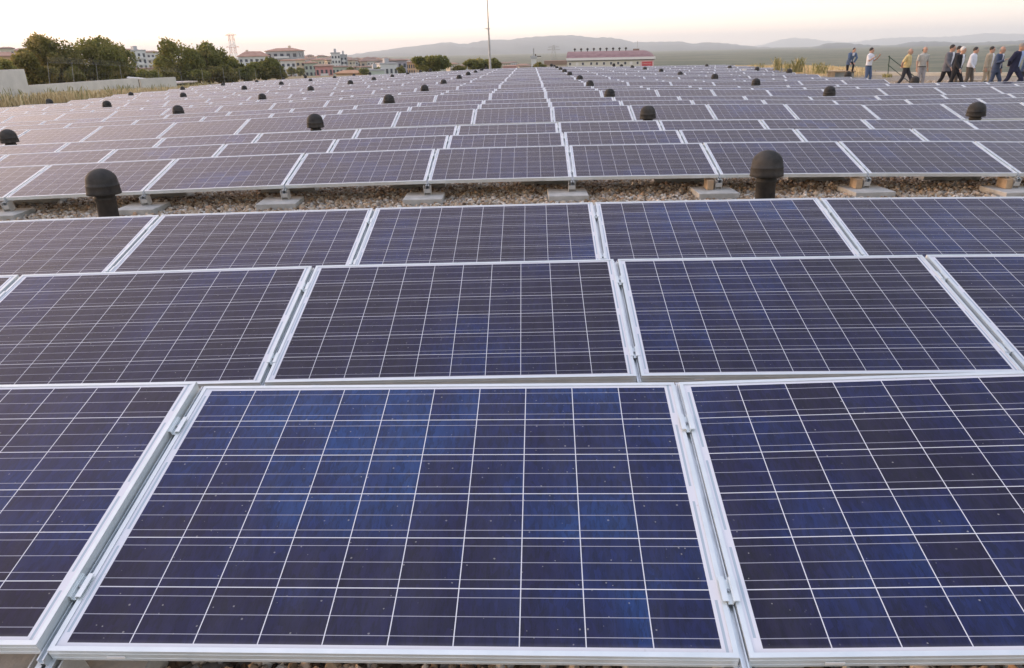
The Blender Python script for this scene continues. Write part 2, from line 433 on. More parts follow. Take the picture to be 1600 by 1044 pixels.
for r in range(1, 31):
    for j in range(LEFT[r]+1, RIGHT[r]+1):
        q = panel_box(r, j)
        if q is None: continue
        xs = [p[0] for p in q]; ys = [p[1] for p in q]
        if max(xs) > 3 and min(xs) < 1597 and min(ys) < 1040:
            cands.append((r, j))
        elif max(xs) > -900 and min(xs) < 2500: others.append((r, j))
vis = cands[:300]; rest = cands[300:]
extra = [(r, j) for r, j in others if (r <= 3 and -3 <= j <= 4)]      # just outside the frame, next to what is in it
byrow = {}
for r, j in vis: byrow.setdefault(r, []).append(j)
p0 = None
BLUE = {(1, 0): 1.06, (1, 1): .92, (1, -1): .86, (2, 0): .88, (2, 1): .89, (2, -1): .87, (2, 2): .92, (3, 0): .92, (3, 1): .92}
def add_panel(r, j, label):
    global p0
    M = panel_frame(r, j)
    if p0 is None:
        p0 = empty('solar_panel', mat=M)
        link('frame', ME_FRAME, p0); link('glass', ME_GLASS, p0)
        o = p0
    else:
        o = p0.copy(); COL.objects.link(o); o.matrix_world = M
        for ch in P0CH:
            c = ch.copy(); COL.objects.link(c); c.parent = o
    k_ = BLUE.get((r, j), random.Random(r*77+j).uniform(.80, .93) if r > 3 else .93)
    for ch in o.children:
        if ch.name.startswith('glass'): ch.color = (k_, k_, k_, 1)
    tag(o, label, 'solar panel', 'solar panels laid out in rows across the gravel roof')
    return o
LOOK = {(1, -1): 'dark violet solar panel cut by the left edge, beside the largest front panel',
        (1, 0): 'largest bright blue solar panel in the middle of the front row nearest the camera',
        (1, 1): 'navy front row solar panel cut by the right edge, beside the largest panel',
        (2, -1): 'greyish violet solar panel in the second row, left of the middle one',
        (2, 0): 'dark violet-blue solar panel in the middle of the second row',
        (2, 1): 'wide navy blue solar panel in the second row, right of the middle one'}
P0CH = []
for n, (r, j) in enumerate(vis):
    js = byrow[r]; k = js.index(j)
    lab = LOOK.get((r, j)) or 'blue solar panel in the %s row from the camera, %s from the left edge' % (ORD[r-1], ORD[k])
    o = add_panel(r, j, lab)
    if not P0CH: P0CH = list(o.children)
    if r in (1, 2, 3, 4):
        s = link('sticker', ME_STICK, o); s.location = ((-.66 if r != 2 else -.60) + .03*((j*7) % 3), 0, 0)
for r, j in extra:
    add_panel(r, j, 'blue panel just outside the view, %s row, number %s' % (ORD[r-1], ORD[j+4]))
# mounts under every seam
m0 = None; MCH = []
seams = {}
for r, j in vis+extra:
    for s in (j-1, j): seams.setdefault(r, set()).add(s)
seam_list = [(r, s) for r in sorted(seams) for s in sorted(seams[r])]
seam_vis = []
for r, s in seam_list:
    M = panel_frame(r, s, False); a = pix(M @ Vector((0, PS, 0))); b = pix(M @ Vector((0, 0, 0)))
    if a is None or b is None or max(a[0], b[0]) < -20 or min(a[0], b[0]) > 1620: continue
    seam_vis.append((r, s))
seam_vis = seam_vis[:300]
sby = {}
for r, s in seam_vis: sby.setdefault(r, []).append(s)
for r, s in seam_vis:
    M = panel_frame(r, s, False); k = sby[r].index(s)
    if r <= 9:
        o = empty('panel_mount', mat=M)
        link('rail', ME_RAIL, o)
        if r <= 7:
            link('foot', ME_FOOT, o); link('rear_leg', ME_LEG, o)
        for y in (.175, .785):
            c = link('clamp', ME_CLAMP, o); c.location = (0, y, 0)
            if r <= 4: b = link('bolt', ME_BOLT, c)
    else:
        o = link('panel_mount', ME_RAIL); o.matrix_world = M
    tag(o, 'grey aluminium rail in the %s seam from the left, %s row of panels' % (ORD[k], ORD[r-1]), 'mounting rail', 'aluminium rails between neighbouring solar panels')
# farthest rows as one object
def field_mesh(name, lst, smesh):
    src = [(np.array([v.co[:] for v in m.vertices]), [tuple(p.vertices) for p in m.polygons], i) for i, m in enumerate(smesh)]
    V, F, MI, UV = [], [], [], []; n = 0
    for r, j in lst:
        M = np.array(panel_frame(r, j)); 
        for vs, fs, mi in src:
            W = vs @ M[:3, :3].T + M[:3, 3]; V.append(W)
            for f in fs: F.append(tuple(i+n for i in f)); MI.append(mi); UV += [(vs[i][0]+PW/2, vs[i][1]) for i in f]
            n += len(vs)
    me = bpy.data.meshes.new(name); me.from_pydata(np.concatenate(V).tolist(), [], F)
    me.materials.append(M_FRAME); me.materials.append(M_CELL)
    me.polygons.foreach_set('material_index', MI)
    uvl = me.uv_layers.new(name='UVMap'); uvl.data.foreach_set('uv', np.array(UV, dtype=np.float32).ravel())
    return me
lipm = MB(); a_, b_ = PW/2, PS
lipm.box(-a_, a_, 0, .0125, -.04, 0); lipm.box(-a_, a_, b_-.0125, b_, -.04, 0); lipm.box(-a_, -a_+.0125, .0125, b_-.0125, -.04, 0); lipm.box(a_-.0125, a_, .0125, b_-.0125, -.04, 0)
o = link('solar_panel_field', field_mesh('solar_panel_field', rest, [lipm.mesh('lip', M_FRAME), ME_GLASS]))
o.color = (.85, .85, .85, 1); tag(o, 'far rows of solar panels running to the end of the roof', 'solar panels', kind='stuff')

# concrete pavers that ballast the front edge of each block of rows
pv = MB(); pv.box(-.225, .225, -.225, .225, 0, .085)
ME_PAVER = pv.mesh('concrete_paver', M_CONC)
ME_BLOCK = MB().box(-.35, .35, -.10, .10, 0, .14).mesh('concrete_block', M_CONC)
n = 0
for r in (1, 4, 7):
    ss = sby[r]
    for s in ss:
        M = panel_frame(r, s, False); h = random.Random(s+50*r)
        q = pix(M.translation)
        if r == 7 and not (-50 < q[0] < 1650): continue
        X, Y = M.translation.x-.03+h.uniform(-.03, .03), M.translation.y-.03
        o = link('concrete_paver', ME_PAVER); o.location = (X, Y, M.translation.z-.165-.0855)
        o.rotation_euler = (0, 0, h.uniform(-.06, .06)+(.05 if r == 4 else 0))
        b = o.modifiers.new('bevel', 'BEVEL'); b.width = .006; b.segments = 2
        w_ = {1: 'nearest', 4: 'fourth', 7: 'seventh'}[r]
        tag(o, 'grey concrete paver on the gravel under the %s row, %s from the left' % (w_, ORD[ss.index(s)]), 'paver', 'concrete pavers weighing down the panel mounts')
for s in sby[4]:
    M = panel_frame(4, s, False); h = random.Random(s)
    o = link('concrete_block', ME_BLOCK); o.location = (M.translation.x-.25, M.translation.y+.93, roofz(M.translation.x, 9.2)+.002)
    tag(o, 'long grey concrete block shaded under the fourth row, %s from the left' % ORD[sby[4].index(s)], 'concrete block', 'concrete blocks under the back of the fourth row')
for s in sby[4]:
    if s >= 1:
        M = panel_frame(4, s, False)
        m = MB().box(-.035, .035, -.02, .16, 0, .105); 
        o = m.build('sunlit_bracket_wedge', M_WOOD, bevel=.003); o.location = (M.translation.x-.105, M.translation.y-.03, M.translation.z-.163)  # wedge added to stand in for a bracket face lit orange by the sun
        tag(o, 'orange wedge added for a sunlit bracket face, fourth row, %s from the left' % ORD[s-1], 'bracket face wedge', 'wedges standing in for sunlit bracket faces')
# pebbles over the parts of the roof one can look down on (one object, instanced on points)
def pebble_mat():
    t = NT('pebble'); r = t.n('ShaderNodeAttribute', attribute_type='INSTANCER', attribute_name='tone').outputs['Fac']
    c = t.ramp(r, [(0, (.08, .056, .04)), (.18, (.25, .17, .10)), (.38, (.38, .285, .185)), (.55, (.47, .395, .30)), (.7, (.27, .25, .23)), (.84, (.66, .63, .56)), (1, (.45, .27, .15))])
    f = t.noise(60, 4, .6, t.pos()); mu = t.n('ShaderNodeVectorMath', operation='SCALE'); t.l(c, mu.inputs[0]); t.l(t.math('MULTIPLY_ADD', f, .6, .7), mu.inputs['Scale'])
    return t.set(mu.outputs[0], .85)
M_PEB = pebble_mat()
def gravel(name, rects):
    P, T, Q, Z = [], [], [], []
    for (x0, x1, y0, y1, dens) in rects:
        n = int((x1-x0)*(y1-y0)*dens); X = rng.uniform(x0, x1, n); Y = rng.uniform(y0, y1, n)
        P.append(np.stack([X, Y, np.array([roofz(a, b) for a, b in zip(X, Y)])+rng.uniform(-.004, .012, n)], 1))
        sc = np.clip(rng.lognormal(0, .36, n), .45, 2.2)*.0155
        T.append(rng.uniform(0, 1, n)); Q.append(rng.uniform(0, 6.28, (n, 3))); Z.append(np.stack([sc*rng.uniform(.9, 1.5, n), sc*rng.uniform(.7, 1.1, n), sc*rng.uniform(.55, .95, n)], 1))
    P, T, Q, Z = map(np.concatenate, (P, T, Q, Z))
    me = bpy.data.meshes.new(name); me.vertices.add(len(P)); me.vertices.foreach_set('co', P.astype(np.float32).ravel())
    a = me.attributes.new('tone', 'FLOAT', 'POINT'); a.data.foreach_set('value', T.astype(np.float32))
    a = me.attributes.new('rot', 'FLOAT_VECTOR', 'POINT'); a.data.foreach_set('vector', Q.astype(np.float32).ravel())
    a = me.attributes.new('siz', 'FLOAT_VECTOR', 'POINT'); a.data.foreach_set('vector', Z.astype(np.float32).ravel())
    me.materials.append(M_PEB); o = link(name, me)
    g = bpy.data.node_groups.new('scatter_pebbles', 'GeometryNodeTree')
    g.interface.new_socket('Geometry', in_out='INPUT', socket_type='NodeSocketGeometry'); g.interface.new_socket('Geometry', in_out='OUTPUT', socket_type='NodeSocketGeometry')
    n = g.nodes.new; l = g.links.new
    gi, go = n('NodeGroupInput'), n('NodeGroupOutput'); ip = n('GeometryNodeInstanceOnPoints')
    ic = n('GeometryNodeMeshIcoSphere'); ic.inputs['Subdivisions'].default_value = 3; ic.inputs['Radius'].default_value = 1
    sp = n('GeometryNodeSetPosition'); ns = n('ShaderNodeTexNoise'); ns.inputs['Scale'].default_value = 1.1; ns.inputs['Detail'].default_value = 1
    sub = n('ShaderNodeVectorMath'); sub.operation = 'SUBTRACT'; sub.inputs[1].default_value = (.5, .5, .5); l(ns.outputs['Color'], sub.inputs[0])
    sc = n('ShaderNodeVectorMath'); sc.operation = 'SCALE'; sc.inputs['Scale'].default_value = 1.3; l(sub.outputs[0], sc.inputs[0])
    l(ic.outputs['Mesh'], sp.inputs['Geometry']); l(sc.outputs[0], sp.inputs['Offset'])
    sm = n('GeometryNodeSetMaterial'); sm.inputs['Material'].default_value = M_PEB; l(sp.outputs[0], sm.inputs['Geometry'])
    ss = n('GeometryNodeSetShadeSmooth'); l(sm.outputs[0], ss.inputs['Geometry'])
    mp = n('GeometryNodeMeshToPoints'); l(gi.outputs[0], mp.inputs['Mesh'])
    l(mp.outputs[0], ip.inputs['Points']); l(ss.outputs[0], ip.inputs['Instance'])
    for nm, sock in (('rot', 'Rotation'), ('siz', 'Scale')):
        na = n('GeometryNodeInputNamedAttribute'); na.data_type = 'FLOAT_VECTOR'; na.inputs['Name'].default_value = nm; l(na.outputs['Attribute'], ip.inputs[sock])
    l(ip.outputs[0], go.inputs[0])
    md = o.modifiers.new('scatter', 'NODES'); md.node_group = g
    return tag(o, 'loose brown and beige gravel lying on the flat roof', 'gravel', kind='stuff')
gravel('gravel', [(-8.5, 10.5, 6.6, 9.9, 1500), (-8, 9, 5.0, 6.6, 500), (-1.6, 2.2, .7, 2.6, 1700), (-3, 4, 2.6, 5, 250), (-14, 14, 12.4, 16, 350), (13.9, 24, 28.6, 40, 140)])

# ------------------------------------------------------------------ roof vents
VENTS = [(2.33, 7.15), (2.23, 14.12), (2.2, 21.09), (2.2, 28.06), (2.24, 35.03), (2.15, 42.0), (2.18, 48.97), (2.2, 55.94), (2.16, 62.91), (2.16, 69.88), (2.12, 76.85), (-4.36, 7.15), (-4.16, 14.12), (-4.02, 21.09), (-3.99, 28.06), (-4.07, 35.03), (-4.01, 42.0), (-4.04, 48.97), (-4.08, 55.94), (-4.06, 62.91), (-4.09, 69.88), (-10.22, 14.12), (-10.12, 21.09), (-10.18, 28.06), (-10.32, 35.03), (-10.13, 42.0), (-10.24, 48.97), (-10.29, 55.94), (-10.27, 62.91), (-10.21, 69.88), (-10.23, 76.85), (-16.21, 28.06), (-16.46, 35.03), (-16.19, 42.0), (-16.34, 48.97), (-16.46, 55.94), (-16.43, 62.91), (-16.43, 69.88), (-16.41, 76.85), (-22.97, 35.03), (-22.7, 42.0), (-22.93, 48.97), (-23.08, 55.94), (-23.08, 62.91), (-23.07, 69.88), (-23.09, 76.85), (8.35, 14.12), (8.33, 21.09), (8.34, 28.06), (8.48, 35.03), (8.26, 42.0), (8.39, 48.97), (8.4, 55.94), (8.39, 62.91), (8.32, 69.88), (8.37, 76.85), (14.12, 28.06), (14.54, 35.03), (14.2, 42.0), (14.47, 48.97), (14.56, 55.94), (14.48, 62.91)]
def vent_meshes():
    c = MB(); r = .150
    prof = [(.0001, .655)]+[(r*math.sin(a)*.97, .655-.125*(1-math.cos(a))) for a in np.linspace(.15, math.pi/2, 9)]+[(r*1.0, .50), (r*1.03, .497), (r*1.035, .485), (r*1.01, .482), (r*1.05, .43), (r*1.07, .405), (r*1.01, .402), (r*.95, .43), (r*.6, .47)]
    c.lathe(prof, 28)
    k = MB().lathe([(.15, -.04), (.145, .012), (.098, .03), (.094, .08), (.094, .345), (.102, .348), (.102, .372), (.094, .375), (.094, .50)], 24)
    return c.mesh('cap', M_VENT, True), k.mesh('pipe', M_VENT, True)
ME_CAP, ME_PIPE = vent_meshes()
vcols = {}
for x, y in VENTS: vcols.setdefault(min((2.2, -4.05, -10.2, -16.3, -22.9, 8.4, 14.4), key=lambda c: abs(c-x)), []).append((x, y))
order = sorted(vcols)
v0 = None
for ci, c in enumerate(order):
    for k, (x, y) in enumerate(sorted(vcols[c], key=lambda p: p[1])):
        if v0 is None:
            v = v0 = empty('roof_vent'); link('cap', ME_CAP, v0); link('pipe', ME_PIPE, v0)
        else: v = copy_tree(v0)
        h = random.Random(int(x*77+y*13)); v.location = (x, y, roofz(x, y)-.01)
        v.rotation_euler = (h.uniform(-.05, .05), h.uniform(-.06, .06), h.uniform(0, 6))
        s_ = h.uniform(.96, 1.05); v.scale = (s_, s_, s_*h.uniform(.98, 1.02))
        if (ci, k) == (3, 0): lab = 'large black domed vent cap in the gravel aisle, near left'
        elif abs(x-2.33) < .01: lab = 'largest black domed vent cap, in the near gravel aisle right of centre'
        else: lab = 'black domed vent cap, %s from the front in the %s line from the left' % (ORD[k], ORD[ci])
        tag(v, lab, 'roof vent', 'black mushroom vent caps standing between the panel rows')

# ================================================================== HILLS AND TERRAIN
def ridge(name, pts, D, span, mat, seed, rough=.12, zb=GZ-3, nd=14):
    xs = np.array([p[0] for p in pts], float); ys = np.array([p[1] for p in pts], float)
    px = np.linspace(xs[0], xs[-1], int((xs[-1]-xs[0])/7)+2); py = np.interp(px, xs, ys)
    k = np.array([.25, .5, .25]); pyp = np.pad(py, 1, 'edge'); py = np.convolve(pyp, k, 'valid')
    h = np.random.default_rng(seed); V = []; nx = len(px)
    ph = h.uniform(0, 6.28, (6, 3))
    for i in range(nx):
        d = ray(px[i], py[i]+h.uniform(-.8, .8)); top = EYE+d[2]*D
        for j in range(nd+5):
            t = j/nd; q = D-span*(1-t)
            if t <= 1: e = (t**1.15)
            else: e = max(0, 1-(t-1)*2.5)
            z = zb+(top-zb)*e
            n_ = sum(math.sin(px[i]*(.035*2**a)+ph[a, 0]+4*t*(a+1))*math.cos(t*(4+3*a)+ph[a, 1]+px[i]*.02) / (1.7**a) for a in range(5))
            z += (top-zb)*rough*n_*e*(1-e)*1.6
            V.append((d[0]*q, d[1]*q, z))
    m = nd+5; F = [(i*m+j, (i+1)*m+j, (i+1)*m+j+1, i*m+j+1) for i in range(nx-1) for j in range(m-1)]
    o = link(name, np_mesh(name, np.array(V), np.array(F), mat, True)); tag(o, kind='structure'); return o
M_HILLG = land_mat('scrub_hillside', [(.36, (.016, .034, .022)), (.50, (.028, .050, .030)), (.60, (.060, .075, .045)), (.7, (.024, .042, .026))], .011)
M_HILLB = land_mat('haze_tinted_mountain', [(.4, (.030, .050, .062)), (.6, (.060, .080, .088))], .0012)  # bluish tint of the distance haze is put into this base colour
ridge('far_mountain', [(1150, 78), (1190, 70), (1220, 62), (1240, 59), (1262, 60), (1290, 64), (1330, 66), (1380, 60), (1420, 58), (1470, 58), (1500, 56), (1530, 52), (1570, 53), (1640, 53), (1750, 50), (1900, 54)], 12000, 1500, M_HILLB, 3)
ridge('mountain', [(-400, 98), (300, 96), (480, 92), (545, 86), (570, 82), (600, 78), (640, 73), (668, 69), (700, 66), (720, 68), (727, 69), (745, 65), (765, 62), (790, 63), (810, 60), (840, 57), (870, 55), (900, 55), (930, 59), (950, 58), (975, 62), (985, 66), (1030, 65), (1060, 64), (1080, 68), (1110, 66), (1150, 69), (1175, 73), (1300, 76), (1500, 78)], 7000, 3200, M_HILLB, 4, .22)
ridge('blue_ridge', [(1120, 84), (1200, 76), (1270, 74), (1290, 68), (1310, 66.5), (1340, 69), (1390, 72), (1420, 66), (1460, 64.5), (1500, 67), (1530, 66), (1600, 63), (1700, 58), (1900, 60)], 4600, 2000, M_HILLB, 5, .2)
ridge('green_hill', [(1040, 92), (1150, 90), (1200, 89), (1250, 92), (1300, 90), (1340, 85), (1370, 83), (1400, 83.5), (1450, 80), (1480, 79.5), (1500, 79), (1530, 75), (1560, 73), (1600, 71), (1700, 66), (1900, 62)], 1700, 1480, M_HILLG, 6, .06, nd=22)

# left bank at roof level, carrying wall, fence and trees
def bz(x, y): return max(-1.7, min(-.45, -.70-.024*(y-42)))
M_BANK = mottled('dry_soil_with_straw', (.13, .10, .055), (.30, .24, .13), 1.3, .95, .6, 12, world=True, dist=.05)
def bankz(x, y):
    z = bz(x, y)-.06
    ed = min(1, max(0, (-150-x)/25)+max(0, (y-135)/25)+max(0, (x+29-.45*max(0, y-80))/12 if y > 82 else 0))
    return z*(1-ed)+(GZ-.2)*ed
xs_ = [-200, -175, -150]+list(np.arange(-140, -28.3, 4.0))+[-28.4, -24, -18, -12, -6, 0, 6, 12]
bank = MB(); ys_ = list(np.arange(-6, 80.6, 4.0))+[80.5]
def sheet2(name, xs, ys, zf, mat): return sheet(name, xs, ys, zf, mat)
b1 = sheet('grass_bank', [x for x in xs_ if x <= -28.3], list(np.arange(-6, 166, 4.0)), bankz, M_BANK); tag(b1, kind='structure')
# wall of the building below the roof's far and right edges
rw = MB()
rw.box(ROOF_L, ROOF_R, ROOF_B, ROOF_B+.3, GZ, -1.6)
rw.box(ROOF_R, ROOF_R+.3, -6, ROOF_B, GZ, -.5)
o = rw.build('roof_edge_wall', M_CONC); tag(o, kind='structure')

# ------------------------------------------------------------------ plants
def leaf_mat(name, cols, tr=.0):
    t = NT(name); a = t.n('ShaderNodeAttribute', attribute_name='tone').outputs['Fac']
    f = t.math('ADD', t.math('MULTIPLY', a, .6), t.math('MULTIPLY', t.noise(.55, 3, .6, t.pos()), .5))
    t.set(t.ramp(f, cols), .6, 0, .25)
    t.inp(t.b, 'Subsurface Weight', 0.0)
    ts = t.n('ShaderNodeBsdfTranslucent'); t.l(t.ramp(f, [(p, tuple(min(1, q*1.6) for q in c)) for p, c in cols]), ts.inputs[0])
    mx = t.n('ShaderNodeMixShader'); mx.inputs[0].default_value = .42; t.l(t.b.outputs[0], mx.inputs[1]); t.l(ts.outputs[0], mx.inputs[2]); t.l(mx.outputs[0], t.o.inputs['Surface'])
    return t.m
M_LEAF = leaf_mat('foliage_green', [(.15, (.055, .065, .018)), (.45, (.140, .150, .040)), (.7, (.21, .205, .062)), (.95, (.32, .27, .10))])
M_LEAFO = leaf_mat('foliage_olive', [(.15, (.060, .065, .020)), (.45, (.15, .145, .042)), (.7, (.23, .20, .065)), (.95, (.34, .27, .11))])
M_BARK = mottled('bark', (.06, .045, .03), (.13, .10, .07), 8, .95, .5, 30)
def leaves(lobes, n, size, seed, gap=.62):
    h = np.random.default_rng(seed); C = np.array([l[0] for l in lobes]); Rr = np.array([l[1] for l in lobes])
    vol = Rr.prod(1)**(2/3); idx = h.choice(len(lobes), n, p=vol/vol.sum())
    d = h.normal(size=(n, 3)); d /= np.linalg.norm(d, axis=1, keepdims=True)
    r = h.uniform(.35, 1, n)**.55*(1+.10*h.normal(size=n))
    # clump: keep leaves near random twig directions
    P = C[idx]+d*Rr[idx]*r[:, None]
    f = np.sin(P[:, 0]*2.1+seed)+np.sin(P[:, 1]*2.3+seed*2)+np.sin(P[:, 2]*2.9+seed*3)+.8*np.sin(P[:, 0]*5.3+P[:, 2]*4.7)+.6*np.sin(P[:, 1]*6.1-P[:, 2]*5.1)
    keep = f+h.normal(size=n)*.6 > -gap*2.6*(1-.0*r); P = P[keep]; n = len(P)
    tone = np.clip(.5+.16*f[keep]+h.normal(size=n)*.17, 0, 1)
    a = h.normal(size=(n, 3)); a /= np.linalg.norm(a, axis=1, keepdims=True)
    b = np.cross(a, h.normal(size=(n, 3))); b /= np.linalg.norm(b, axis=1, keepdims=True)
    s = size*h.uniform(.5, 1.25, (n, 1))
    V = np.stack([P-a*s, P-b*s*.55, P+a*s, P+b*s*.55], 1).reshape(-1, 3)
    F = np.arange(4*n).reshape(-1, 4)
    return V, F, np.repeat(tone, 4)
def tree(name, label, group, x, ytop, ybase, D, hw, seed, mat=None, n=5200, crown0=-.08, size=None, squash=1.0, cat='tree', gzz=None, nl=13):
    h = random.Random(seed); b = at(x, ybase, D); t = at(x, ytop, D)
    zb = b[2] if gzz is None else gzz
    H = t[2]-zb; Wd = hw/FPX*D*(FWD @ ray(x, ybase)); cz0 = H*crown0 if gzz is None else (b[2]-zb)-.3
    o = empty(name, (b[0], b[1], zb)); tag(o, label, cat, group)
    cz, rz = (cz0+H)/2, (H-cz0)/2
    lobes = [((0, 0, cz-.1*rz), (Wd*.74, Wd*.7, rz*.82))]
    for k in range(nl):
        a = h.uniform(0, 6.28); el = h.uniform(-1.0, 1.0); c_ = math.sqrt(max(0, 1-el*el))
        rr = h.uniform(.55, .80); q = h.uniform(.24, .42)
        lobes.append(((math.cos(a)*c_*Wd*rr, math.sin(a)*c_*Wd*rr, cz+el*rz*(.93-q)), (Wd*q, Wd*q, rz*q*1.15)))
    lobes = [(np.array(c), np.array(r_)) for c, r_ in lobes]
    sz = size or max(.08, .0018*D); n = int(n*1.5)
    V, F, T = leaves(lobes, n, sz, seed)
    me = np_mesh('crown', V, F, mat or M_LEAF, attrs={'tone': T}); link('crown', me, o)
    m = MB(); m.tube([(0, 0, -.3), (.03, 0, cz0*.6+.2), (h.uniform(-.1, .1)*Wd, 0, cz), (0, 0, cz+rz*.5)], [max(.09, .05*Wd), .04*Wd+.05, .03*Wd+.03, .02], 8)
    for k in range(7):
        l_ = lobes[h.randrange(1, len(lobes))]; z0 = h.uniform(cz0*.7+.1, cz)
        m.tube([(0, 0, z0), tuple(np.array([l_[0][0]*.5, l_[0][1]*.5, (z0+l_[0][2])/2])), tuple(l_[0])], [.03*Wd+.02, .02*Wd+.012, .012], 6)
    m.build('trunk', M_BARK, o, True); return o
TG = 'trees and bushes behind the wall on the left'
tree('tree', 'dark low tree at the left edge behind the tall grey wall', TG, 4, 88, 132, 62, 26, 1, n=3000)
tree('tree', 'broad yellowish green tree left of the largest tree', TG, 50, 75, 134, 72, 30, 2, M_LEAFO, n=5000)
tree('tree', 'tall tree with the left half of the largest crown against the sky', TG, 98, 48, 132, 76, 47, 3, M_LEAFO, n=9500)
tree('tree', 'tall tree with the right half of the largest crown, sun on its top', TG, 154, 48, 130, 78, 57, 4, M_LEAF, n=10500)
tree('bush', 'round dark bush between the two big tree groups, behind the small shed', TG, 229, 106, 136, 82, 25, 6, n=3200, cat='bush')
tree('tree', 'tall green tree in the second group, left of its neighbour', TG, 287, 55, 132, 92, 45, 7, n=8500)
tree('tree', 'slimmer tree touching the right side of the tall green one', TG, 328, 60, 130, 95, 32, 8, n=5200)
tree('tree', 'small dark tree in front of the red roofed block', TG, 364, 82, 126, 99, 22, 9, n=3400)
tree('bush', 'low bushy green hedge plant below the slimmer tree', TG, 350, 100, 128, 92, 28, 10, M_LEAFO, n=3600, cat='bush')
tree('bush', 'low green bush between hedge plant and round tree', TG, 386, 103, 126, 94, 20, 11, n=2600, cat='bush')
tree('tree', 'round dark green tree before the white apartment block', TG, 415, 88, 123, 98, 30, 12, n=6000)
for k, (x, yt, D, hw, n_) in enumerate([(25, 104, 66, 22, 1800), (75, 100, 72, 22, 2600), (118, 102, 74, 20, 2200), (168, 103, 78, 20, 2200), (205, 108, 80, 14, 1500), (262, 108, 84, 18, 1800), (312, 108, 88, 20, 2200), (438, 110, 98, 12, 900)]):
    tree('bush', 'dense undergrowth bush behind the fence, %s from the left' % ORD[k], TG, x, yt, 134-k*1.5, D, hw, 50+k, M_LEAFO if k % 2 else M_LEAF, n=n_, cat='bush', nl=8)
TG2 = 'trees beyond the far end of the roof'
tree('tree', 'wide bushy green tree beyond the roof end, left of the mast', TG2, 674, 84, 109, 105, 34, 13, n=6000, gzz=GZ)
tree('tree', 'green tree beyond the roof end, behind the mast', TG2, 748, 90, 108, 112, 26, 14, n=4000, gzz=GZ)
tree('tree', 'small dark green tree just right of the mast', TG2, 772, 91, 107, 110, 13, 15, n=1800, gzz=GZ)
tree('bush', 'small pale green bush beside the white kiosk', TG2, 843, 97, 107, 115, 11, 16, M_LEAFO, n=1300, gzz=GZ, cat='bush')
tree('bush', 'yellowish bush at the foot of the wide bushy tree', TG2, 718, 103, 109, 104, 10, 17, M_LEAFO, n=900, gzz=GZ, cat='bush')

# dry grass: blades in tufts
def straw_mat(name, cols):
    t = NT(name); a = t.n('ShaderNodeAttribute', attribute_name='tone').outputs['Fac']
    t.set(t.ramp(a, cols), .8, 0, .1); return t.m
M_STRAW = straw_mat('dry_straw', [(0, (.30, .22, .11)), (.3, (.62, .48, .26)), (.7, (.82, .67, .40)), (1, (.48, .37, .20))])
M_WEED = straw_mat('green_weeds', [(0, (.14, .15, .05)), (.4, (.28, .27, .11)), (.75, (.48, .41, .21)), (1, (.62, .52, .30))])
def grass(name, label, spots, mat, seed, per=26, hgt=(.35, .8), wd=.012, spread=.16, cat='grass', kind='stuff'):
    h = np.random.default_rng(seed); P = np.repeat(np.array(spots), per, 0); n = len(P)
    P = P+np.concatenate([h.normal(size=(n, 2))*spread, np.zeros((n, 1))], 1)
    H = h.uniform(*hgt, n); a = h.uniform(0, 6.28, n); ln = h.uniform(.05, .45, n)
    dx, dy = np.cos(a)*ln*H, np.sin(a)*ln*H; b = h.uniform(0, 6.28, n); wx, wy = np.cos(b)*wd, np.sin(b)*wd
    V = []
    for t_, ww in ((0, 1), (.5, .9), (.85, 1.3), (1, .1)):
        c = P+np.stack([dx*t_**2, dy*t_**2, H*(t_-.12*ln*t_**2)], 1)
        V += [c-np.stack([wx*ww, wy*ww, 0*wx], 1), c+np.stack([wx*ww, wy*ww, 0*wx], 1)]
    V = np.stack(V, 1).reshape(-1, 3); i0 = np.arange(n)*8
    F = np.concatenate([np.stack([i0+2*k, i0+2*k+1, i0+2*k+3, i0+2*k+2], 1) for k in range(3)])
    T = np.repeat(np.clip(h.normal(.5, .24, n), 0, 1), 8)
    o = link(name, np_mesh(name, V, F, mat, attrs={'tone': T}))
    return tag(o, label, cat, kind=kind)
spots = []
for i in range(9500):
    y = random.uniform(26, 82); x = random.uniform(-62, -28.6)
    u = pix((x, y, bz(x, y)))
    if u is None or not -80 < u[0] < 330: continue
    spots.append((x, y, bz(x, y)-.05))
grass('dry_grass', 'tall dry straw coloured grass between the roof and the grey wall', spots, M_STRAW, 21, per=14, hgt=(.3, .75), wd=.014, spread=.3)
spots = [(x, y, z) for x, y, z in spots if random.random() < .05]
grass('weeds', 'greenish brown weeds standing in the dry grass by the wall', spots, M_WEED, 22, per=24, hgt=(.4, 1.05), wd=.017, spread=.3, cat='weeds')
def roofhit(x, y):
    d = ray(x, y); t = 3.0
    while t < 120 and EYE+d[2]*t > roofz(d[0]*t, d[1]*t): t += .02
    return EYEP+d*t
spots = []
for i in range(900):
    x, y = random.uniform(19.2, 25.5), random.uniform(38, 75)
    if y < 47 and x < 21.5: continue
    u = pix((x, y, roofz(x, y)))
    if u is None or u[0] > 1352: continue
    spots.append((x, y, roofz(x, y)-.03))
grass('dry_grass', 'pale dry grass along the right edge of the roof behind the panels', spots, M_STRAW, 23, per=20, hgt=(.12, .42), wd=.012, spread=.3)
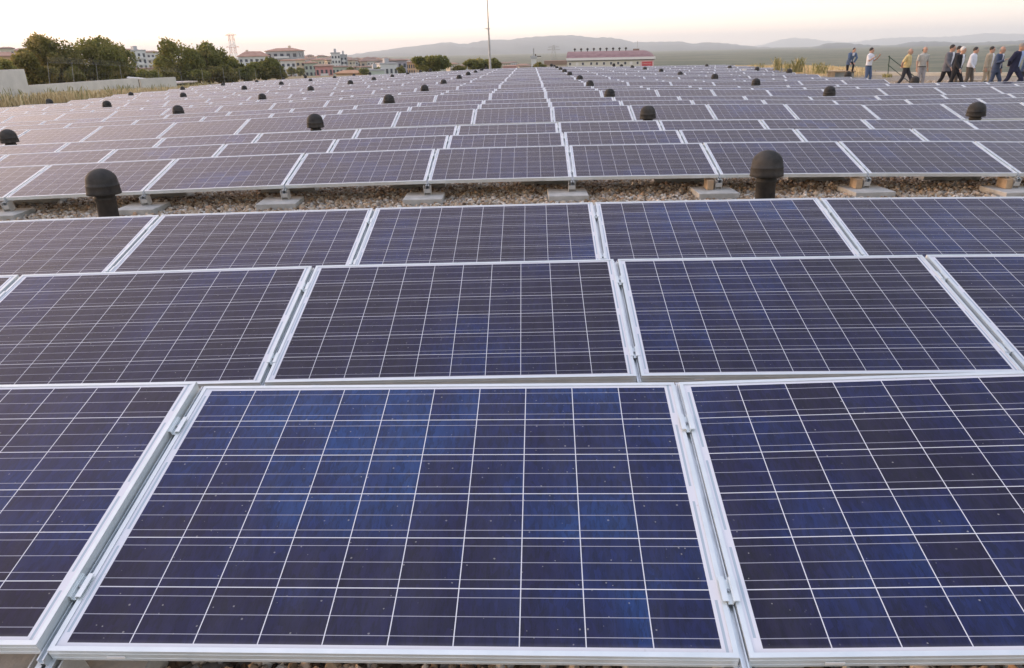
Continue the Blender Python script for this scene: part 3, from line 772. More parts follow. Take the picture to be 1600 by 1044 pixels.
def plant(name, label, x, ytop, ybase, D, hw, seed, mat=M_WEED, per=70, cat='plant', group='wild plants along the right roof edge'):
    b = at(x, ybase, D); H = at(x, ytop, D)[2]-b[2]; wd = hw/FPX*D
    o = grass(name, label, [(0, 0, 0)], mat, seed, per=per, hgt=(H*.45, H), wd=.013, spread=wd*.5, cat=cat, kind=None)
    o.location = b
    h = np.random.default_rng(seed+5); lob = [(np.array([h.uniform(-.5, .5)*wd, h.uniform(-.5, .5)*wd, H*q]), np.array([wd*.5, wd*.5, H*.16])) for q in np.linspace(.15, .85, 6)]
    V, F, T = leaves(lob, int(per*.9), .045, seed)
    link('leaves', np_mesh('leaves', V, F, M_LEAFO if seed % 2 else M_LEAF, attrs={'tone': T}), o)
    tag(o, group=group); return o
plant('weed_plant', 'tall feathery dry plant left of the dark green shrub', 1214, 88, 110, 52, 8, 31)
plant('weed_plant', 'yellow green plant touching the dark green shrub', 1231, 95, 112, 50, 11, 33)
plant('green_shrub', 'dark green upright shrub at the right roof edge', 1246, 88, 113, 50, 7, 32, per=110, cat='shrub')
plant('weed_plant', 'bushy yellow flowering plant left of the low hatch box', 1279, 96, 115, 47, 11, 35, per=90)
plant('weed_plant', 'thin dry plant beside the far right panel row', 1186, 97, 107, 60, 10, 37, per=45)

# ------------------------------------------------------------------ left wall, fence, sheds
M_WALL = mottled('pale_concrete_wall', (.62, .60, .54), (.74, .71, .64), .9, .95, .2, 12, world=True)
def seg_wall(m, a, b, z0a, z0b, za, zb, th=.22, step=3.0):
    a, b = Vector(a), Vector(b); L = (b-a).length; n = max(1, round(L/step)); d = (b-a)/L; nrm = Vector((-d.y, d.x))
    for k in range(n):
        s0, s1 = k/n*L+.006, (k+1)/n*L-.006; P = [a+d*s0-nrm*th/2, a+d*s1-nrm*th/2, a+d*s1+nrm*th/2, a+d*s0+nrm*th/2]
        q = [s0/L, s1/L, s1/L, s0/L]
        m.add([(p.x, p.y, z0a+(z0b-z0a)*t) for p, t in zip(P, q)]+[(p.x, p.y, za+(zb-za)*t) for p, t in zip(P, q)], [(3, 2, 1, 0), (4, 5, 6, 7), (0, 1, 5, 4), (1, 2, 6, 5), (2, 3, 7, 6), (3, 0, 4, 7)])
W1, W2, W3 = at(213, 122, 68), at(35, 134, 54), at(-90, 143, 47)
T2 = at(34, 108, 54.1); T3 = at(-90, 113, 47)
m = MB(); seg_wall(m, W2[:2], W1[:2], -2.2, -2.4, W2[2], W1[2])
o = m.build('concrete_wall', M_WALL); tag(o, 'long low pale grey concrete wall in front of the trees', 'wall')
m = MB(); seg_wall(m, W3[:2], T2[:2], -2.2, -2.2, T3[2], T2[2], th=.26)
o = m.build('concrete_wall', M_WALL); tag(o, 'higher pale grey concrete wall section at the left edge', 'wall')
m = MB(); e = Vector(W1[:2]); m.box(-.13, .13, 0, 3.2, -2.4, W1[2]-.05, Matrix.Translation((e.x+.2, e.y+.1, 0)) @ Matrix.Rotation(-.5, 4, 'Z'))
o = m.build('concrete_wall', M_WALL); tag(o, 'short wall stub turning back at the right end of the low wall', 'wall')
M_WHITE = mottled('white_painted_metal', (.68, .67, .64), (.80, .79, .76), 2, .6)
M_DARK = mottled('dark_timber', (.05, .045, .04), (.11, .10, .09), 5, .9)  # plain dark brown, lightly mottled
b = at(222, 136, 71); r_ = at(222, 120, 71); sh = empty('small_shed', (b[0], b[1], b[2]-.8)); tag(sh, 'small grey shed with a white tin roof behind the end of the wall', 'shed')
hh = r_[2]-b[2]+.8; rot = .45; sh.rotation_euler = (0, 0, rot)
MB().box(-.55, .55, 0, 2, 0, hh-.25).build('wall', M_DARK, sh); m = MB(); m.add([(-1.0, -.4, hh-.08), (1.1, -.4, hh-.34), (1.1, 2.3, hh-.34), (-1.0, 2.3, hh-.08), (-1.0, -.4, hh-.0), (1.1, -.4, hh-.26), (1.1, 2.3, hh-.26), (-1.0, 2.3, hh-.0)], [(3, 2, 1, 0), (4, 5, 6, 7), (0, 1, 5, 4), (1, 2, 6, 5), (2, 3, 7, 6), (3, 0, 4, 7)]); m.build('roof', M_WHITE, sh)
a_, b_ = at(228, 133, 74), at(306, 136, 82); o_ = empty('low_shelter', (a_[0], a_[1], a_[2]-1.2)); tag(o_, 'long low shelter with a flat pale pink roof beside the roof edge', 'shelter')
d = Vector((b_-a_)[:2]); L = d.length; o_.rotation_euler = (0, 0, math.atan2(d.y, d.x)); 
M_PINK = mottled('pale_pink_sheet', (.62, .52, .47), (.75, .66, .60), 1, .6)  # pale pink with slight mottling
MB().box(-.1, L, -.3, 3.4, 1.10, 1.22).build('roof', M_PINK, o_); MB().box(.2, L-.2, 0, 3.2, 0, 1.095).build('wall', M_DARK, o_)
# mesh fence
M_GALV = mottled('galvanised_steel', (.24, .25, .25), (.36, .37, .36), 10, .5, metal=.5)
fp = [(78, 97, 128, 63), (116, 98, 127, 66), (154, 100, 126, 70), (191, 102, 123, 73), (251, 110, 134, 76), (286, 112, 132, 79), (319, 107, 133, 82), (352, 106, 129, 85), (377, 108, 127, 88), (402, 108, 125, 90), (441, 104, 121, 94), (480, 103, 119, 97)]
fe = empty('wire_fence', tuple(at(78, 128, 63))); tag(fe, 'tall wire mesh fence with leaning posts and razor wire before the trees', 'fence')
org = Vector(fe.location); tops = []
for k, (x, yt, yb, D) in enumerate(fp):
    b = Vector(at(x, yb+6, D))-org; t = Vector(at(x-4, yt, D))-org; tops.append((b, t))
    MB().tube([b, b.lerp(t, .8), t], [.020, .017, .013], 6).build('post', M_GALV, fe)
m = MB()
for (b0, t0), (b1_, t1) in zip(tops, tops[1:]):
    for q in (.5, 1.0): m.tube([b0.lerp(t0, q), b1_.lerp(t1, q)], .002, 4)
    n = 8
    for k in range(n):
        for dq in (-1, 1):
            u0, u1 = k/n, (k+.5*2*dq)/n
            if 0 <= u1 <= 1: m.tube([b0.lerp(b1_, u0), t0.lerp(t1, u1).lerp(b0.lerp(b1_, u1), .2)], .0022, 3, caps=False)
m.build('wire_mesh', M_GALV, fe)
m = MB()
for (b0, t0), (b1_, t1) in zip(tops[:6], tops[1:6]):
    n = 90; pts = []
    for k in range(n+1):
        a = k/n*2*math.pi*15; c = t0.lerp(t1, k/n); pts.append(c+Vector((0, math.cos(a)*.2, math.sin(a)*.2+.12)))
    m.tube(pts, .003, 3, caps=False)
m.build('razor_wire', M_GALV, fe)

# ------------------------------------------------------------------ town
def paint(name, c, v=.08): return mottled(name, tuple(q*(1-v) for q in c), tuple(min(1, q*(1+v)) for q in c), .25, .9)
PAL = {'white': paint('white_render', (.66, .67, .66)), 'cream': paint('cream_render', (.62, .56, .44)), 'grey': paint('grey_render', (.42, .43, .44)), 'pink': paint('pink_render', (.58, .30, .30)),
       'mint': paint('pale_green_render', (.52, .58, .50)), 'beige': paint('beige_render', (.52, .45, .36)), 'orange': paint('orange_render', (.58, .38, .22)), 'mauve': paint('mauve_render', (.38, .36, .42)), 'brown': paint('brown_render', (.26, .18, .14))}
M_TILE = mottled('red_roof_tiles', (.34, .18, .13), (.46, .28, .21), .6, .9); M_TILEB = mottled('brown_roof_tiles', (.22, .14, .11), (.32, .22, .18), .6, .9)
M_TILEO = mottled('orange_earth_roof', (.42, .22, .12), (.52, .30, .18), .4, .9)
M_WIN = NT('window_glass').set((.05, .06, .08), .15); M_BAL = paint('balcony_white', (.72, .72, .70))
M_ROOFS = {'red': M_TILE, 'brown': M_TILEB, 'orange': M_TILEO}
ME_WIN = {}
def win_mesh(w_, h_):
    k = (round(w_, 1), round(h_, 1))
    if k not in ME_WIN: ME_WIN[k] = MB().box(-k[0]/2, k[0]/2, -.12, .1, -k[1]/2, k[1]/2).mesh('window', M_WIN)
    return ME_WIN[k]
def building(name, label, x0, x1, ytop, D, wall, roof=None, rh=0, floors=4, cols=4, yaw=0.0, zb=GZ, dep=12, balc=False, cat='building', group='buildings of the town beyond the trees', hip=.25):
    xc = (x0+x1)/2; c = at(xc, ytop, D); dz = FWD @ ray(xc, ytop)
    Wd = (x1-x0)/FPX*D*dz/max(.5, math.cos(yaw)); rhm = rh/FPX*D*dz; H = c[2]-rhm-zb
    o = empty(name, (c[0], c[1], zb), (0, 0, -math.atan2(c[0], c[1])+yaw)); tag(o, label, cat, group)
    a = Wd/2
    MB().box(-a, a, 0, dep, 0, H).build('wall', PAL[wall], o)
    m = MB(); e = .5
    if roof:
        rx = a*(1-hip*2) if hip < .5 else a*.02
        vs = [(-a-e, -e, H+.003), (a+e, -e, H+.003), (a+e, dep+e, H+.003), (-a-e, dep+e, H+.003), (-a-e, -e, H+.25), (a+e, -e, H+.25), (a+e, dep+e, H+.25), (-a-e, dep+e, H+.25), (-rx, dep/2, H+rhm), (rx, dep/2, H+rhm)]
        m.add(vs, [(3, 2, 1, 0), (0, 1, 5, 4), (1, 2, 6, 5), (2, 3, 7, 6), (3, 0, 4, 7), (4, 5, 9, 8), (5, 6, 9), (6, 7, 8, 9), (7, 4, 8)])
        r = m.build('roof', M_ROOFS[roof], o)
        if Wd > 12:
            h = random.Random(int(x0)); MB().box(-.5, .5, -.4, .4, 0, 1.6).build('chimney', PAL['cream'], r).location = (h.uniform(-.5, .5)*a, dep*.6, H+rhm*.5)
    else:
        m.box(-a-.15, a+.15, -.15, dep+.15, H+.003, H+.5).box(-a*.3, a*.2, dep*.3, dep*.7, H+.5, H+1.9); m.build('roof', PAL['grey'], o)
    top = H-.4; fl = 2.9 if floors is None else min(3.2, top/max(1, floors)); 
    wm = win_mesh(min(1.5, Wd/cols*.5), 1.4 if fl > 2.2 else fl*.5)
    for f in range(floors):
        z = top-fl*(f+.5)
        for k in range(cols):
            x = -a+(k+.5)*Wd/cols; link('window', wm, o).location = (x, 0, z)
        if balc:
            MB().box(-a*.45, a*.45, -1.2, -.003, z-1.2, z-.35).build('balcony', M_BAL, o)
    for f in range(min(floors, 4)):   # gable side windows
        for k in (.3, .7): 
            q = link('window', wm, o); q.location = (a if yaw < 0 else -a, dep*k, top-fl*(f+.5)); q.rotation_euler = (0, 0, math.pi/2)
    return o
B = building
B('apartment_block', 'white block at the left edge rising behind the red roof', 0, 19, 73, 430, 'cream', 'brown', 3, 4, 3)
B('apartment_block', 'wide block with red tiled roof at the left edge behind dark trees', -25, 24, 81, 300, 'orange', 'red', 7, 3, 5)
B('apartment_block', 'low pink roofed block between left edge and the yellowish tree', 20, 62, 75, 470, 'beige', 'red', 4, 4, 5)
B('apartment_block', 'cream block with grey roof right of the largest tree', 182, 206, 76, 420, 'cream', 'brown', 3, 5, 3, yaw=-.3)
B('apartment_block', 'white tower block with balconies, left of the second tree group', 206, 226, 80, 330, 'white', None, 0, 6, 3, balc=True, yaw=.2)
B('apartment_block', 'grey white block with a low dark roof, second from the largest tree', 222, 246, 79, 350, 'white', 'brown', 3, 6, 4, balc=True)
B('apartment_block', 'pale grey block partly hidden by the tall green tree', 244, 270, 82, 400, 'grey', 'brown', 3, 5, 3)
B('low_building', 'low cream building under the white tower block', 205, 262, 106, 190, 'cream', 'brown', 2, 2, 6, dep=8, cat='building')
B('apartment_block', 'white block with broad red tiled roof beside the lattice tower', 372, 418, 80, 330, 'white', 'red', 8, 5, 6)
B('apartment_block', 'largest pale block with a stepped red roof, right of the lattice tower', 415, 463, 75, 345, 'grey', 'red', 5, 5, 5, yaw=-.25, balc=True)
B('apartment_block', 'white four storey block with balconies behind the round tree', 438, 461, 93, 250, 'white', 'red', 2, 5, 3, balc=True)
B('apartment_block', 'cream yellow block right of the white four storey one', 461, 476, 92, 270, 'cream', 'red', 2, 5, 2)
B('apartment_block', 'pale green block between cream yellow and pink blocks', 475, 494, 97, 265, 'mint', 'red', 2, 4, 3)
B('apartment_block', 'pink walled block with brown roof', 492, 519, 101, 235, 'pink', 'brown', 3, 3, 4, balc=True)
B('tower_block', 'white twin tower block rising above the brown roofed houses', 517, 531, 84, 320, 'white', None, 0, 6, 3)
B('tower_block', 'grey tower block with dark balconies beside the white tower', 531, 542, 87, 325, 'grey', None, 0, 6, 2, balc=True)
for k, (x0, x1, yt, D, wl, rf, rh, lab) in enumerate([
    (463, 478, 88, 520, 'cream', 'red', 3, 'small red roofed house right of the stepped red roof'),
    (478, 496, 90, 560, 'beige', 'brown', 3, 'beige house with brown roof high on the town slope'),
    (495, 508, 86, 600, 'white', 'brown', 3, 'pale house on the crest of the town slope'),
    (500, 518, 90, 500, 'cream', 'red', 3, 'red roofed house left of the white twin tower'),
    (480, 500, 94, 420, 'beige', 'red', 3, 'wide red roofed house above the pale green block'),
    (541, 551, 94, 400, 'pink', 'red', 4, 'small pink gabled house right of the grey tower'),
    (549, 562, 94, 420, 'white', 'brown', 3, 'dark roofed white house right of the pink gabled one'),
    (540, 566, 104, 300, 'cream', 'brown', 2, 'long cream house in front of the gabled ones'),
    (518, 542, 103, 290, 'mint', 'brown', 2, 'long pale green house below the towers'),
    (563, 593, 90, 380, 'beige', 'brown', 6, 'large beige block with a domed roof'),
    (566, 592, 103, 290, 'mint', 'brown', 2, 'pale building below the domed beige block'),
    (592, 607, 95, 420, 'pink', 'brown', 3, 'brown roofed house left of the mauve office block'),
    (606, 635, 92, 300, 'mauve', 'brown', 3, 'mauve office block with curved grey roof'),
    (594, 621, 101, 250, 'white', None, 0, 'white framed building in front of the mauve office block'),
    (634, 648, 96, 330, 'orange', 'red', 2, 'orange walled house left of the wide bushy tree'),
    (525, 562, 110, 225, 'orange', 'orange', 5, 'low hall with an orange roof near the roof edge'),
    (576, 600, 111, 225, 'mint', None, 0, 'low pale flat building near the roof edge'),
    (703, 716, 98, 420, 'cream', 'red', 2, 'low cream house right of the wide bushy tree'),
    (716, 730, 101, 380, 'white', 'brown', 2, 'low white house between the far trees'),
    (782, 797, 97, 520, 'cream', 'brown', 2, 'low cream house right of the small tree by the mast'),
    (796, 808, 96, 600, 'white', 'brown', 2, 'white house with brown roof in the far plain'),
    (806, 822, 100, 420, 'beige', 'red', 2, 'red roofed shed in the far plain, left of the kiosk'),
    (786, 806, 102, 360, 'pink', 'red', 2, 'long low pinkish building at the end of the roof'),
    (812, 830, 103, 330, 'beige', 'brown', 1, 'low beige building left of the kiosk')]):
    B('house', lab, x0, x1, yt, D, wl, rf, rh, 3 if D > 260 else 2, 4, yaw=((k*37) % 7-3)*.08, dep=10, cat='house', hip=.5 if 'gabled' in lab else .25)
hx = random.Random(11)
for k in range(22):
    x0 = 466+k*7.9+hx.uniform(-1.5, 1.5); x1 = x0+hx.uniform(8, 13); yt = np.interp(x0, [466, 500, 545, 600, 640], [86.5, 86, 89, 90.5, 93])+hx.uniform(-1.2, 1.5)
    B('house', 'tiny pale house, %s from the left in the uppermost hazy row of the town' % ORD[k], x0, x1, yt, hx.uniform(520, 680), ['cream', 'white', 'beige', 'pink', 'mint'][k % 5], ['red', 'brown', 'brown'][k % 3], 2.2, 2, 3, yaw=hx.uniform(-.4, .4), dep=9, cat='house', hip=[.25, .5][k % 2])
for k in range(14):
    x0 = 472+k*12.6+hx.uniform(-2, 2); x1 = x0+hx.uniform(11, 16); yt = np.interp(x0, [466, 500, 545, 600, 640], [90.5, 92, 94, 95, 97])+hx.uniform(-1.5, 1.5)
    B('house', 'small pale house, %s from the left in the middle hazy row of the town' % ORD[k], x0, x1, yt, hx.uniform(360, 430), ['white', 'cream', 'white', 'beige'][k % 4], ['brown', 'red', 'brown'][k % 3], 2.2, 5, 3, yaw=hx.uniform(-.35, .35), dep=9, cat='house', balc=k % 3 == 0)
for k in range(9):
    x = [455, 470, 486, 509, 548, 570, 588, 606, 628][k]; tree('tree', 'small hazy tree between the town houses, %s from the left' % ORD[k], 'small trees between the town houses', x, 104+hx.uniform(-3, 3), 116, 215+hx.uniform(0, 60), 6+hx.uniform(0, 4), 80+k, n=450, gzz=GZ, size=.4, nl=6)
# town slope
def slope(x, y):
    D = math.hypot(x, y); az = math.degrees(math.atan2(x, y)); k = min(1, max(0, (D-340)/380)); k = k*k*(3-2*k)
    wv = 1/(1+math.exp((az+17)/2.2)); return GZ-.5+(8.5*wv)*k
ra = np.radians(np.linspace(-52, 2, 60)); V = []; dd = np.linspace(330, 1500, 24)
for a in ra:
    for D in dd: V.append((math.sin(a)*D, math.cos(a)*D, slope(math.sin(a)*D, math.cos(a)*D) if D < 1400 else GZ-1))
F = [(i*24+j, (i+1)*24+j, (i+1)*24+j+1, i*24+j+1) for i in range(59) for j in range(23)]
tag(link('town_slope', np_mesh('town_slope', np.array(V), np.array(F), M_LAND, True)), kind='structure')

# lattice tower (red and white), pylon, power pole, mast
M_RED = paint('red_tower_paint', (.50, .24, .19)); M_WPAINT = paint('white_tower_paint', (.7, .68, .66))
def lattice(name, label, x, yt, yb, D, w0, w1, cols, arms, r=.12, cat='tower'):
    c = at(x, yb, D); t = at(x, yt, D); zb = GZ; H = t[2]-zb
    o = empty(name, (c[0], c[1], zb)); tag(o, label, cat); n = len(cols); 
    for k in range(n):
        m = MB(); z0, z1 = H*k/n, H*(k+1)/n; wa, wb = w0+(w1-w0)*k/n, w0+(w1-w0)*(k+1)/n
        ca = [(sx_*wa/2, sy*wa/2, z0) for sx_, sy in ((-1, -1), (1, -1), (1, 1), (-1, 1))]; cb_ = [(sx_*wb/2, sy*wb/2, z1) for sx_, sy in ((-1, -1), (1, -1), (1, 1), (-1, 1))]
        for q in range(4):
            p = (q+1) % 4; m.bar(ca[q], cb_[q], r); m.bar(ca[q], cb_[p], r*.6); m.bar(ca[p], cb_[q], r*.6); m.bar(cb_[q], cb_[p], r*.6)
        m.build('lattice_section', cols[k], o)
    for (q, wd) in arms:
        MB().bar((-wd/2, 0, H*q), (wd/2, 0, H*q), r*1.4).bar((-wd/2, 0, H*q), (0, 0, H*q+1.2), r).bar((wd/2, 0, H*q), (0, 0, H*q+1.2), r).build('cross_arm', cols[-1], o)
    return o
lattice('lattice_tower', 'red and white lattice tower above the red roofed block', 365, 54, 84, 430, 3.3, 2.2, [M_RED, M_WPAINT, M_RED, M_WPAINT, M_RED, M_WPAINT, M_RED], [(.985, 6), (.72, 7)], .12)
lattice('power_pylon', 'thin grey pylon far behind, left of the long factory', 865, 71, 98, 700, 6, 1.2, [M_GALV]*5, [(.9, 10), (.75, 12)], .16, 'pylon')
b = at(766, 104, 84); t = at(759.5, -40, 84); ma = empty('mast', (b[0], b[1], GZ)); tag(ma, 'tall slender grey mast rising out of the top of the picture', 'mast')
M_MAST = mottled('mast_paint', (.36, .36, .36), (.48, .47, .46), 3, .5)
dx, dy, Hm = t[0]-b[0], t[1]-b[1], t[2]-GZ; s0 = (b[2]-GZ)/Hm
MB().tube([(-dx*0, 0, 0), (dx*.0, 0, b[2]-GZ), (dx*.5, dy*.5, (b[2]-GZ+Hm)/2), (dx, dy, Hm)], [.16, .13, .075, .045], 10).build('pole', M_MAST, ma, True)
q = (at(761.5, 45, 84)-np.array([b[0], b[1], GZ])); MB().bar((q[0]-.33, q[1], q[2]), (q[0]+.33, q[1], q[2]), .05).box(q[0]-.12, q[0]+.12, q[1]-.12, q[1]+.12, q[2]-.05, q[2]+.05).build('crossbar', M_MAST, ma)
b = at(837, 105, 170); t = at(837, 84.5, 170); po = empty('power_pole', (b[0], b[1], GZ)); tag(po, 'brown power pole with a short cross arm beside the white kiosk', 'power pole')
Hp = t[2]-GZ; MB().tube([(0, 0, 0), (0, 0, Hp)], [.2, .12], 8).build('pole', M_BARK, po); MB().bar((-1.2, 0, Hp-.5), (1.2, 0, Hp-.5), .16).build('cross_arm', M_BARK, po)
B('kiosk', 'narrow white kiosk tower at the far end of the roof', 830, 838, 92, 150, 'white', None, 0, 2, 1, dep=2, cat='kiosk', group=None)
m_ = at(868, 95, 210); o = empty('brown_hall', (m_[0], m_[1], GZ), (0, 0, -math.atan2(m_[0], m_[1]))); tag(o, 'low hall with a dark red brown upper wall, left of the factory', 'hall')
wd = 32/FPX*210/2; zt = m_[2]-GZ; MB().box(-wd, wd, 0, 12, 0, zt-1.05).build('wall', PAL['beige'], o); MB().box(-wd-.1, wd+.1, -.15, 12.1, zt-1.047, zt).build('cladding', PAL['brown'], o)

# factory with the arched red roof
D = 255; xc = (885+1021)/2; c = at(xc, 90, D); dz = FWD @ ray(xc, 90); k_ = D*dz/FPX
fa = empty('factory', (c[0], c[1], GZ), (0, 0, -math.atan2(c[0], c[1])-.01)); tag(fa, 'long white factory with an arched dark red roof and a row of small windows', 'factory')
Wf = 136*k_; a = Wf/2; eave = c[2]-GZ-.2; hr = 9.5*k_; dp = 16
M_FROOF = mottled('dark_red_metal_roof', (.22, .11, .11), (.30, .17, .165), .5, .6); M_FWALL = paint('factory_white', (.66, .64, .56), .05); M_FASC = paint('white_fascia', (.78, .76, .74), .04); M_SIGN = paint('red_sign', (.55, .05, .07), .05)
MB().box(-a+.5, a-.5, 0, dp, 0, eave-.5).build('wall', M_FWALL, fa)
MB().box(-a, a+.4, -.6, dp+.6, eave-.497, eave+.25).build('fascia', M_FASC, fa)
MB().box(-a+.1, a+.2, -.45, dp+.4, eave-.75, eave-.5).build('gutter', M_DARK, fa)
V, nx, ny = [], 40, 9
for i in range(nx+1):
    u = i/nx; x = -a+u*(Wf+.3); e = 1 if u < .86 else math.sqrt(max(0, 1-((u-.86)/.14)**2))**1.3
    for j in range(ny+1):
        q = j/ny; y = -.4+q*(dp+.8); V.append((x, y, eave+.253+hr*e*(math.sin(math.pi*q)**.8)))
F = [(i*(ny+1)+j, (i+1)*(ny+1)+j, (i+1)*(ny+1)+j+1, i*(ny+1)+j+1) for i in range(nx) for j in range(ny)]
rf = MB().add(V, F); rf.add([V[j] for j in range(ny+1)], [tuple(range(ny+1))[::-1]]); ro = rf.build('roof', M_FROOF, fa)
for k in range(9):
    x = -a+(11+k*10.2)*k_
    MB().tube([(x, dp*.5, eave+hr), (x, dp*.5, eave+hr+.75)], .16, 8).lathe([(.38, 0), (.42, .3), (.2, .55), (.01, .6)], 10, (x, dp*.5, eave+hr+.7)).build('roof_vent', M_VENT, ro, True)
x = -a+109*k_; MB().box(x-1.1, x+1.0, dp*.45, dp*.6, eave+hr, eave+hr+.75).build('ridge_housing', PAL['brown'], ro); MB().tube([(x+.3, dp*.5, eave+hr+.6), (x+.3, dp*.5, eave+hr+3.2)], .05, 6).build('antenna', M_GALV, ro)
wx = [6, 17, 26, 39, 48, 59, 70, 81, 92, 101, 111]
for k, q in enumerate(wx):
    x = -a+q*k_; z = eave-1.6
    f_ = MB().box(x-.45, x+.45, -.06, .05, z-.5, z+.5).build('window', M_FASC, fa)
    if k not in (1, 9): MB().box(x-(.33 if k % 4 else .36), x+.33, -.09, -.055, z-.4, z+.4).build('pane', M_WIN, f_)
x0, x1 = -a+118*k_, -a+135*k_
MB().box(x0-.5, x1+.15, -.14, -.003, eave-3.0, eave-.80).build('sign_board', paint('pale_pink_board', (.72, .50, .50), .04), fa)
sg = MB().box(x0, x1-.3, -.20, -.143, eave-2.6, eave-1.25).build('sign', M_SIGN, fa)
lt = MB(); h = random.Random(5)
xx = x0+.25
while xx < x1-.7: 
    w_ = h.uniform(.14, .26); lt.box(xx, xx+.05, -.215, -.203, eave-2.15, eave-1.75).box(xx, xx+w_, -.215, -.2025, eave-1.80, eave-1.74 if h.random() < .5 else eave-1.72); xx += w_+.1
lt.build('lettering', M_FASC, sg)
bx = at(1246, 89.2, 1900); o = MB().box(-38, 38, 0, 20, 0, 4.2).build('greenhouse', M_WHITE); o.location = (bx[0], bx[1], bx[2]-4.2); o.rotation_euler = (0, 0, -.4); tag(o, 'long white greenhouse roof in the valley, above the dry plants', 'greenhouse')
M_WHITE2 = M_WHITE

# ------------------------------------------------------------------ right side of the roof
K0, K1 = roofhit(1362, 118), roofhit(1680, 119.5)
m = MB(); a_, b_ = Vector((K0[0], K0[1], 0)), Vector((K1[0], K1[1], 0)); m.bar((K0[0], K0[1], K0[2]+.10), (K1[0], K1[1], K1[2]+.10), .34, .20)
o = m.build('roof_kerb', mottled('pale_kerb_stone', (.50, .46, .38), (.62, .57, .47), 2, .9, .3, 20, world=True), bevel=.01); tag(o, 'pale stone kerb along the right edge of the gravel roof', 'kerb')  # pale stone colour, slightly mottled
c = roofhit(1312, 122); hb = empty('roof_hatch', (c[0], c[1], c[2]), (0, 0, -.30)); tag(hb, 'low grey roof hatch box with a tan timber lid', 'roof hatch')
kk = math.hypot(c[0], c[1])/FPX*(FWD @ ray(1312, 122)); wd = 41*kk/2
MB().box(-wd*.9, wd*.9, -.5, .5, 0, 9.0*kk).build('box', mottled('grey_hatch_metal', (.17, .19, .19), (.27, .28, .27), 2, .7), hb)
MB().box(-wd, wd, -.6, .6, 9.0*kk+.003, 10.8*kk).build('lid', M_WOOD, hb)
MB().box(-wd*.93, -wd*.42, -.56, -.503, .02, 9*kk-.01).build('side_board', M_WOOD, hb)
c = roofhit(1522, 129.5); pb = empty('timber_board', (c[0], c[1], c[2]), (0, 0, -.25)); tag(pb, 'weathered timber board lying on low blocks at the feet of the walking men', 'board')
MB().box(-.86, .86, -.5, .5, .10, .15).build('board', mottled('weathered_board', (.30, .25, .19), (.45, .39, .31), 5, .9), pb)
for sx_ in (-.6, .6): MB().box(sx_-.1, sx_+.1, -.4, .4, 0, .097).build('support_block', M_DARK, pb)
M_GREEN = mottled('dark_green_paint', (.02, .05, .035), (.04, .08, .055), 6, .5)
hr_ = empty('stair_railing', tuple(at(1388, 118, 43))); tag(hr_, 'dark green stair railing sloping down to the right at the roof edge', 'railing')
org = Vector(hr_.location)
def G(x, y, D=43): return Vector(at(x, y, D))-org
MB().tube([G(1388, 88), G(1432, 122)], .021, 6).build('top_rail', M_GREEN, hr_)
MB().tube([G(1387, 101), G(1424, 131)], .019, 6).build('lower_rail', M_GREEN, hr_)
MB().tube([G(1387, 120), G(1390, 87)], .026, 6).build('post', M_GREEN, hr_)
MB().tube([G(1428, 133), G(1430, 119)], .026, 6).build('post', M_GREEN, hr_)
gp = roofhit(1385, 120.5); plant('green_plant', 'dark green creeping plant at the foot of the stair railing', 1386, 115, 121, 41, 9, 40, M_WEED, per=60, group=None)

# ================================================================== PEOPLE
M_SKIN = mottled('skin', (.42, .25, .18), (.50, .31, .23), 6, .55)
def cloth(name, c, v=.12): return mottled(name, tuple(q*(1-v) for q in c), tuple(q*(1+v) for q in c), 9, .9, .3, 40)
CL = {'white': cloth('white_cotton', (.70, .72, .78), .05), 'yellow': cloth('yellow_cotton', (.60, .49, .24)), 'lightgrey': cloth('pale_grey_cotton', (.48, .47, .43)), 'jeans': cloth('blue_denim', (.075, .12, .22)),
      'black': cloth('black_wool', (.012, .013, .018)), 'charcoal': cloth('charcoal_wool', (.035, .038, .048)), 'greyblazer': cloth('grey_blazer_wool', (.13, .135, .16)), 'brown': cloth('grey_brown_wool', (.13, .115, .10)),
      'beige': cloth('beige_linen', (.42, .36, .27)), 'blue': cloth('blue_suit_wool', (.05, .075, .14)), 'navy': cloth('navy_wool', (.014, .017, .05)), 'lightblue': cloth('light_blue_cotton', (.32, .42, .66)), 'palepants': cloth('pale_cotton_trousers', (.36, .35, .36)), 'denimjacket': cloth('denim_jacket', (.09, .14, .24)), 'tie': cloth('patterned_tie', (.05, .06, .18))}
HAIR = {'dark': mottled('dark_hair', (.012, .010, .009), (.03, .024, .02), 20, .6), 'grey': mottled('grey_hair', (.20, .18, .16), (.32, .30, .28), 20, .7), 'white': mottled('white_hair', (.55, .54, .52), (.68, .67, .65), 20, .7)}
M_SHOE = NT('black_leather').set((.012, .012, .013), .4); M_EYE = NT('dark_eye').set((.015, .012, .01), .2)
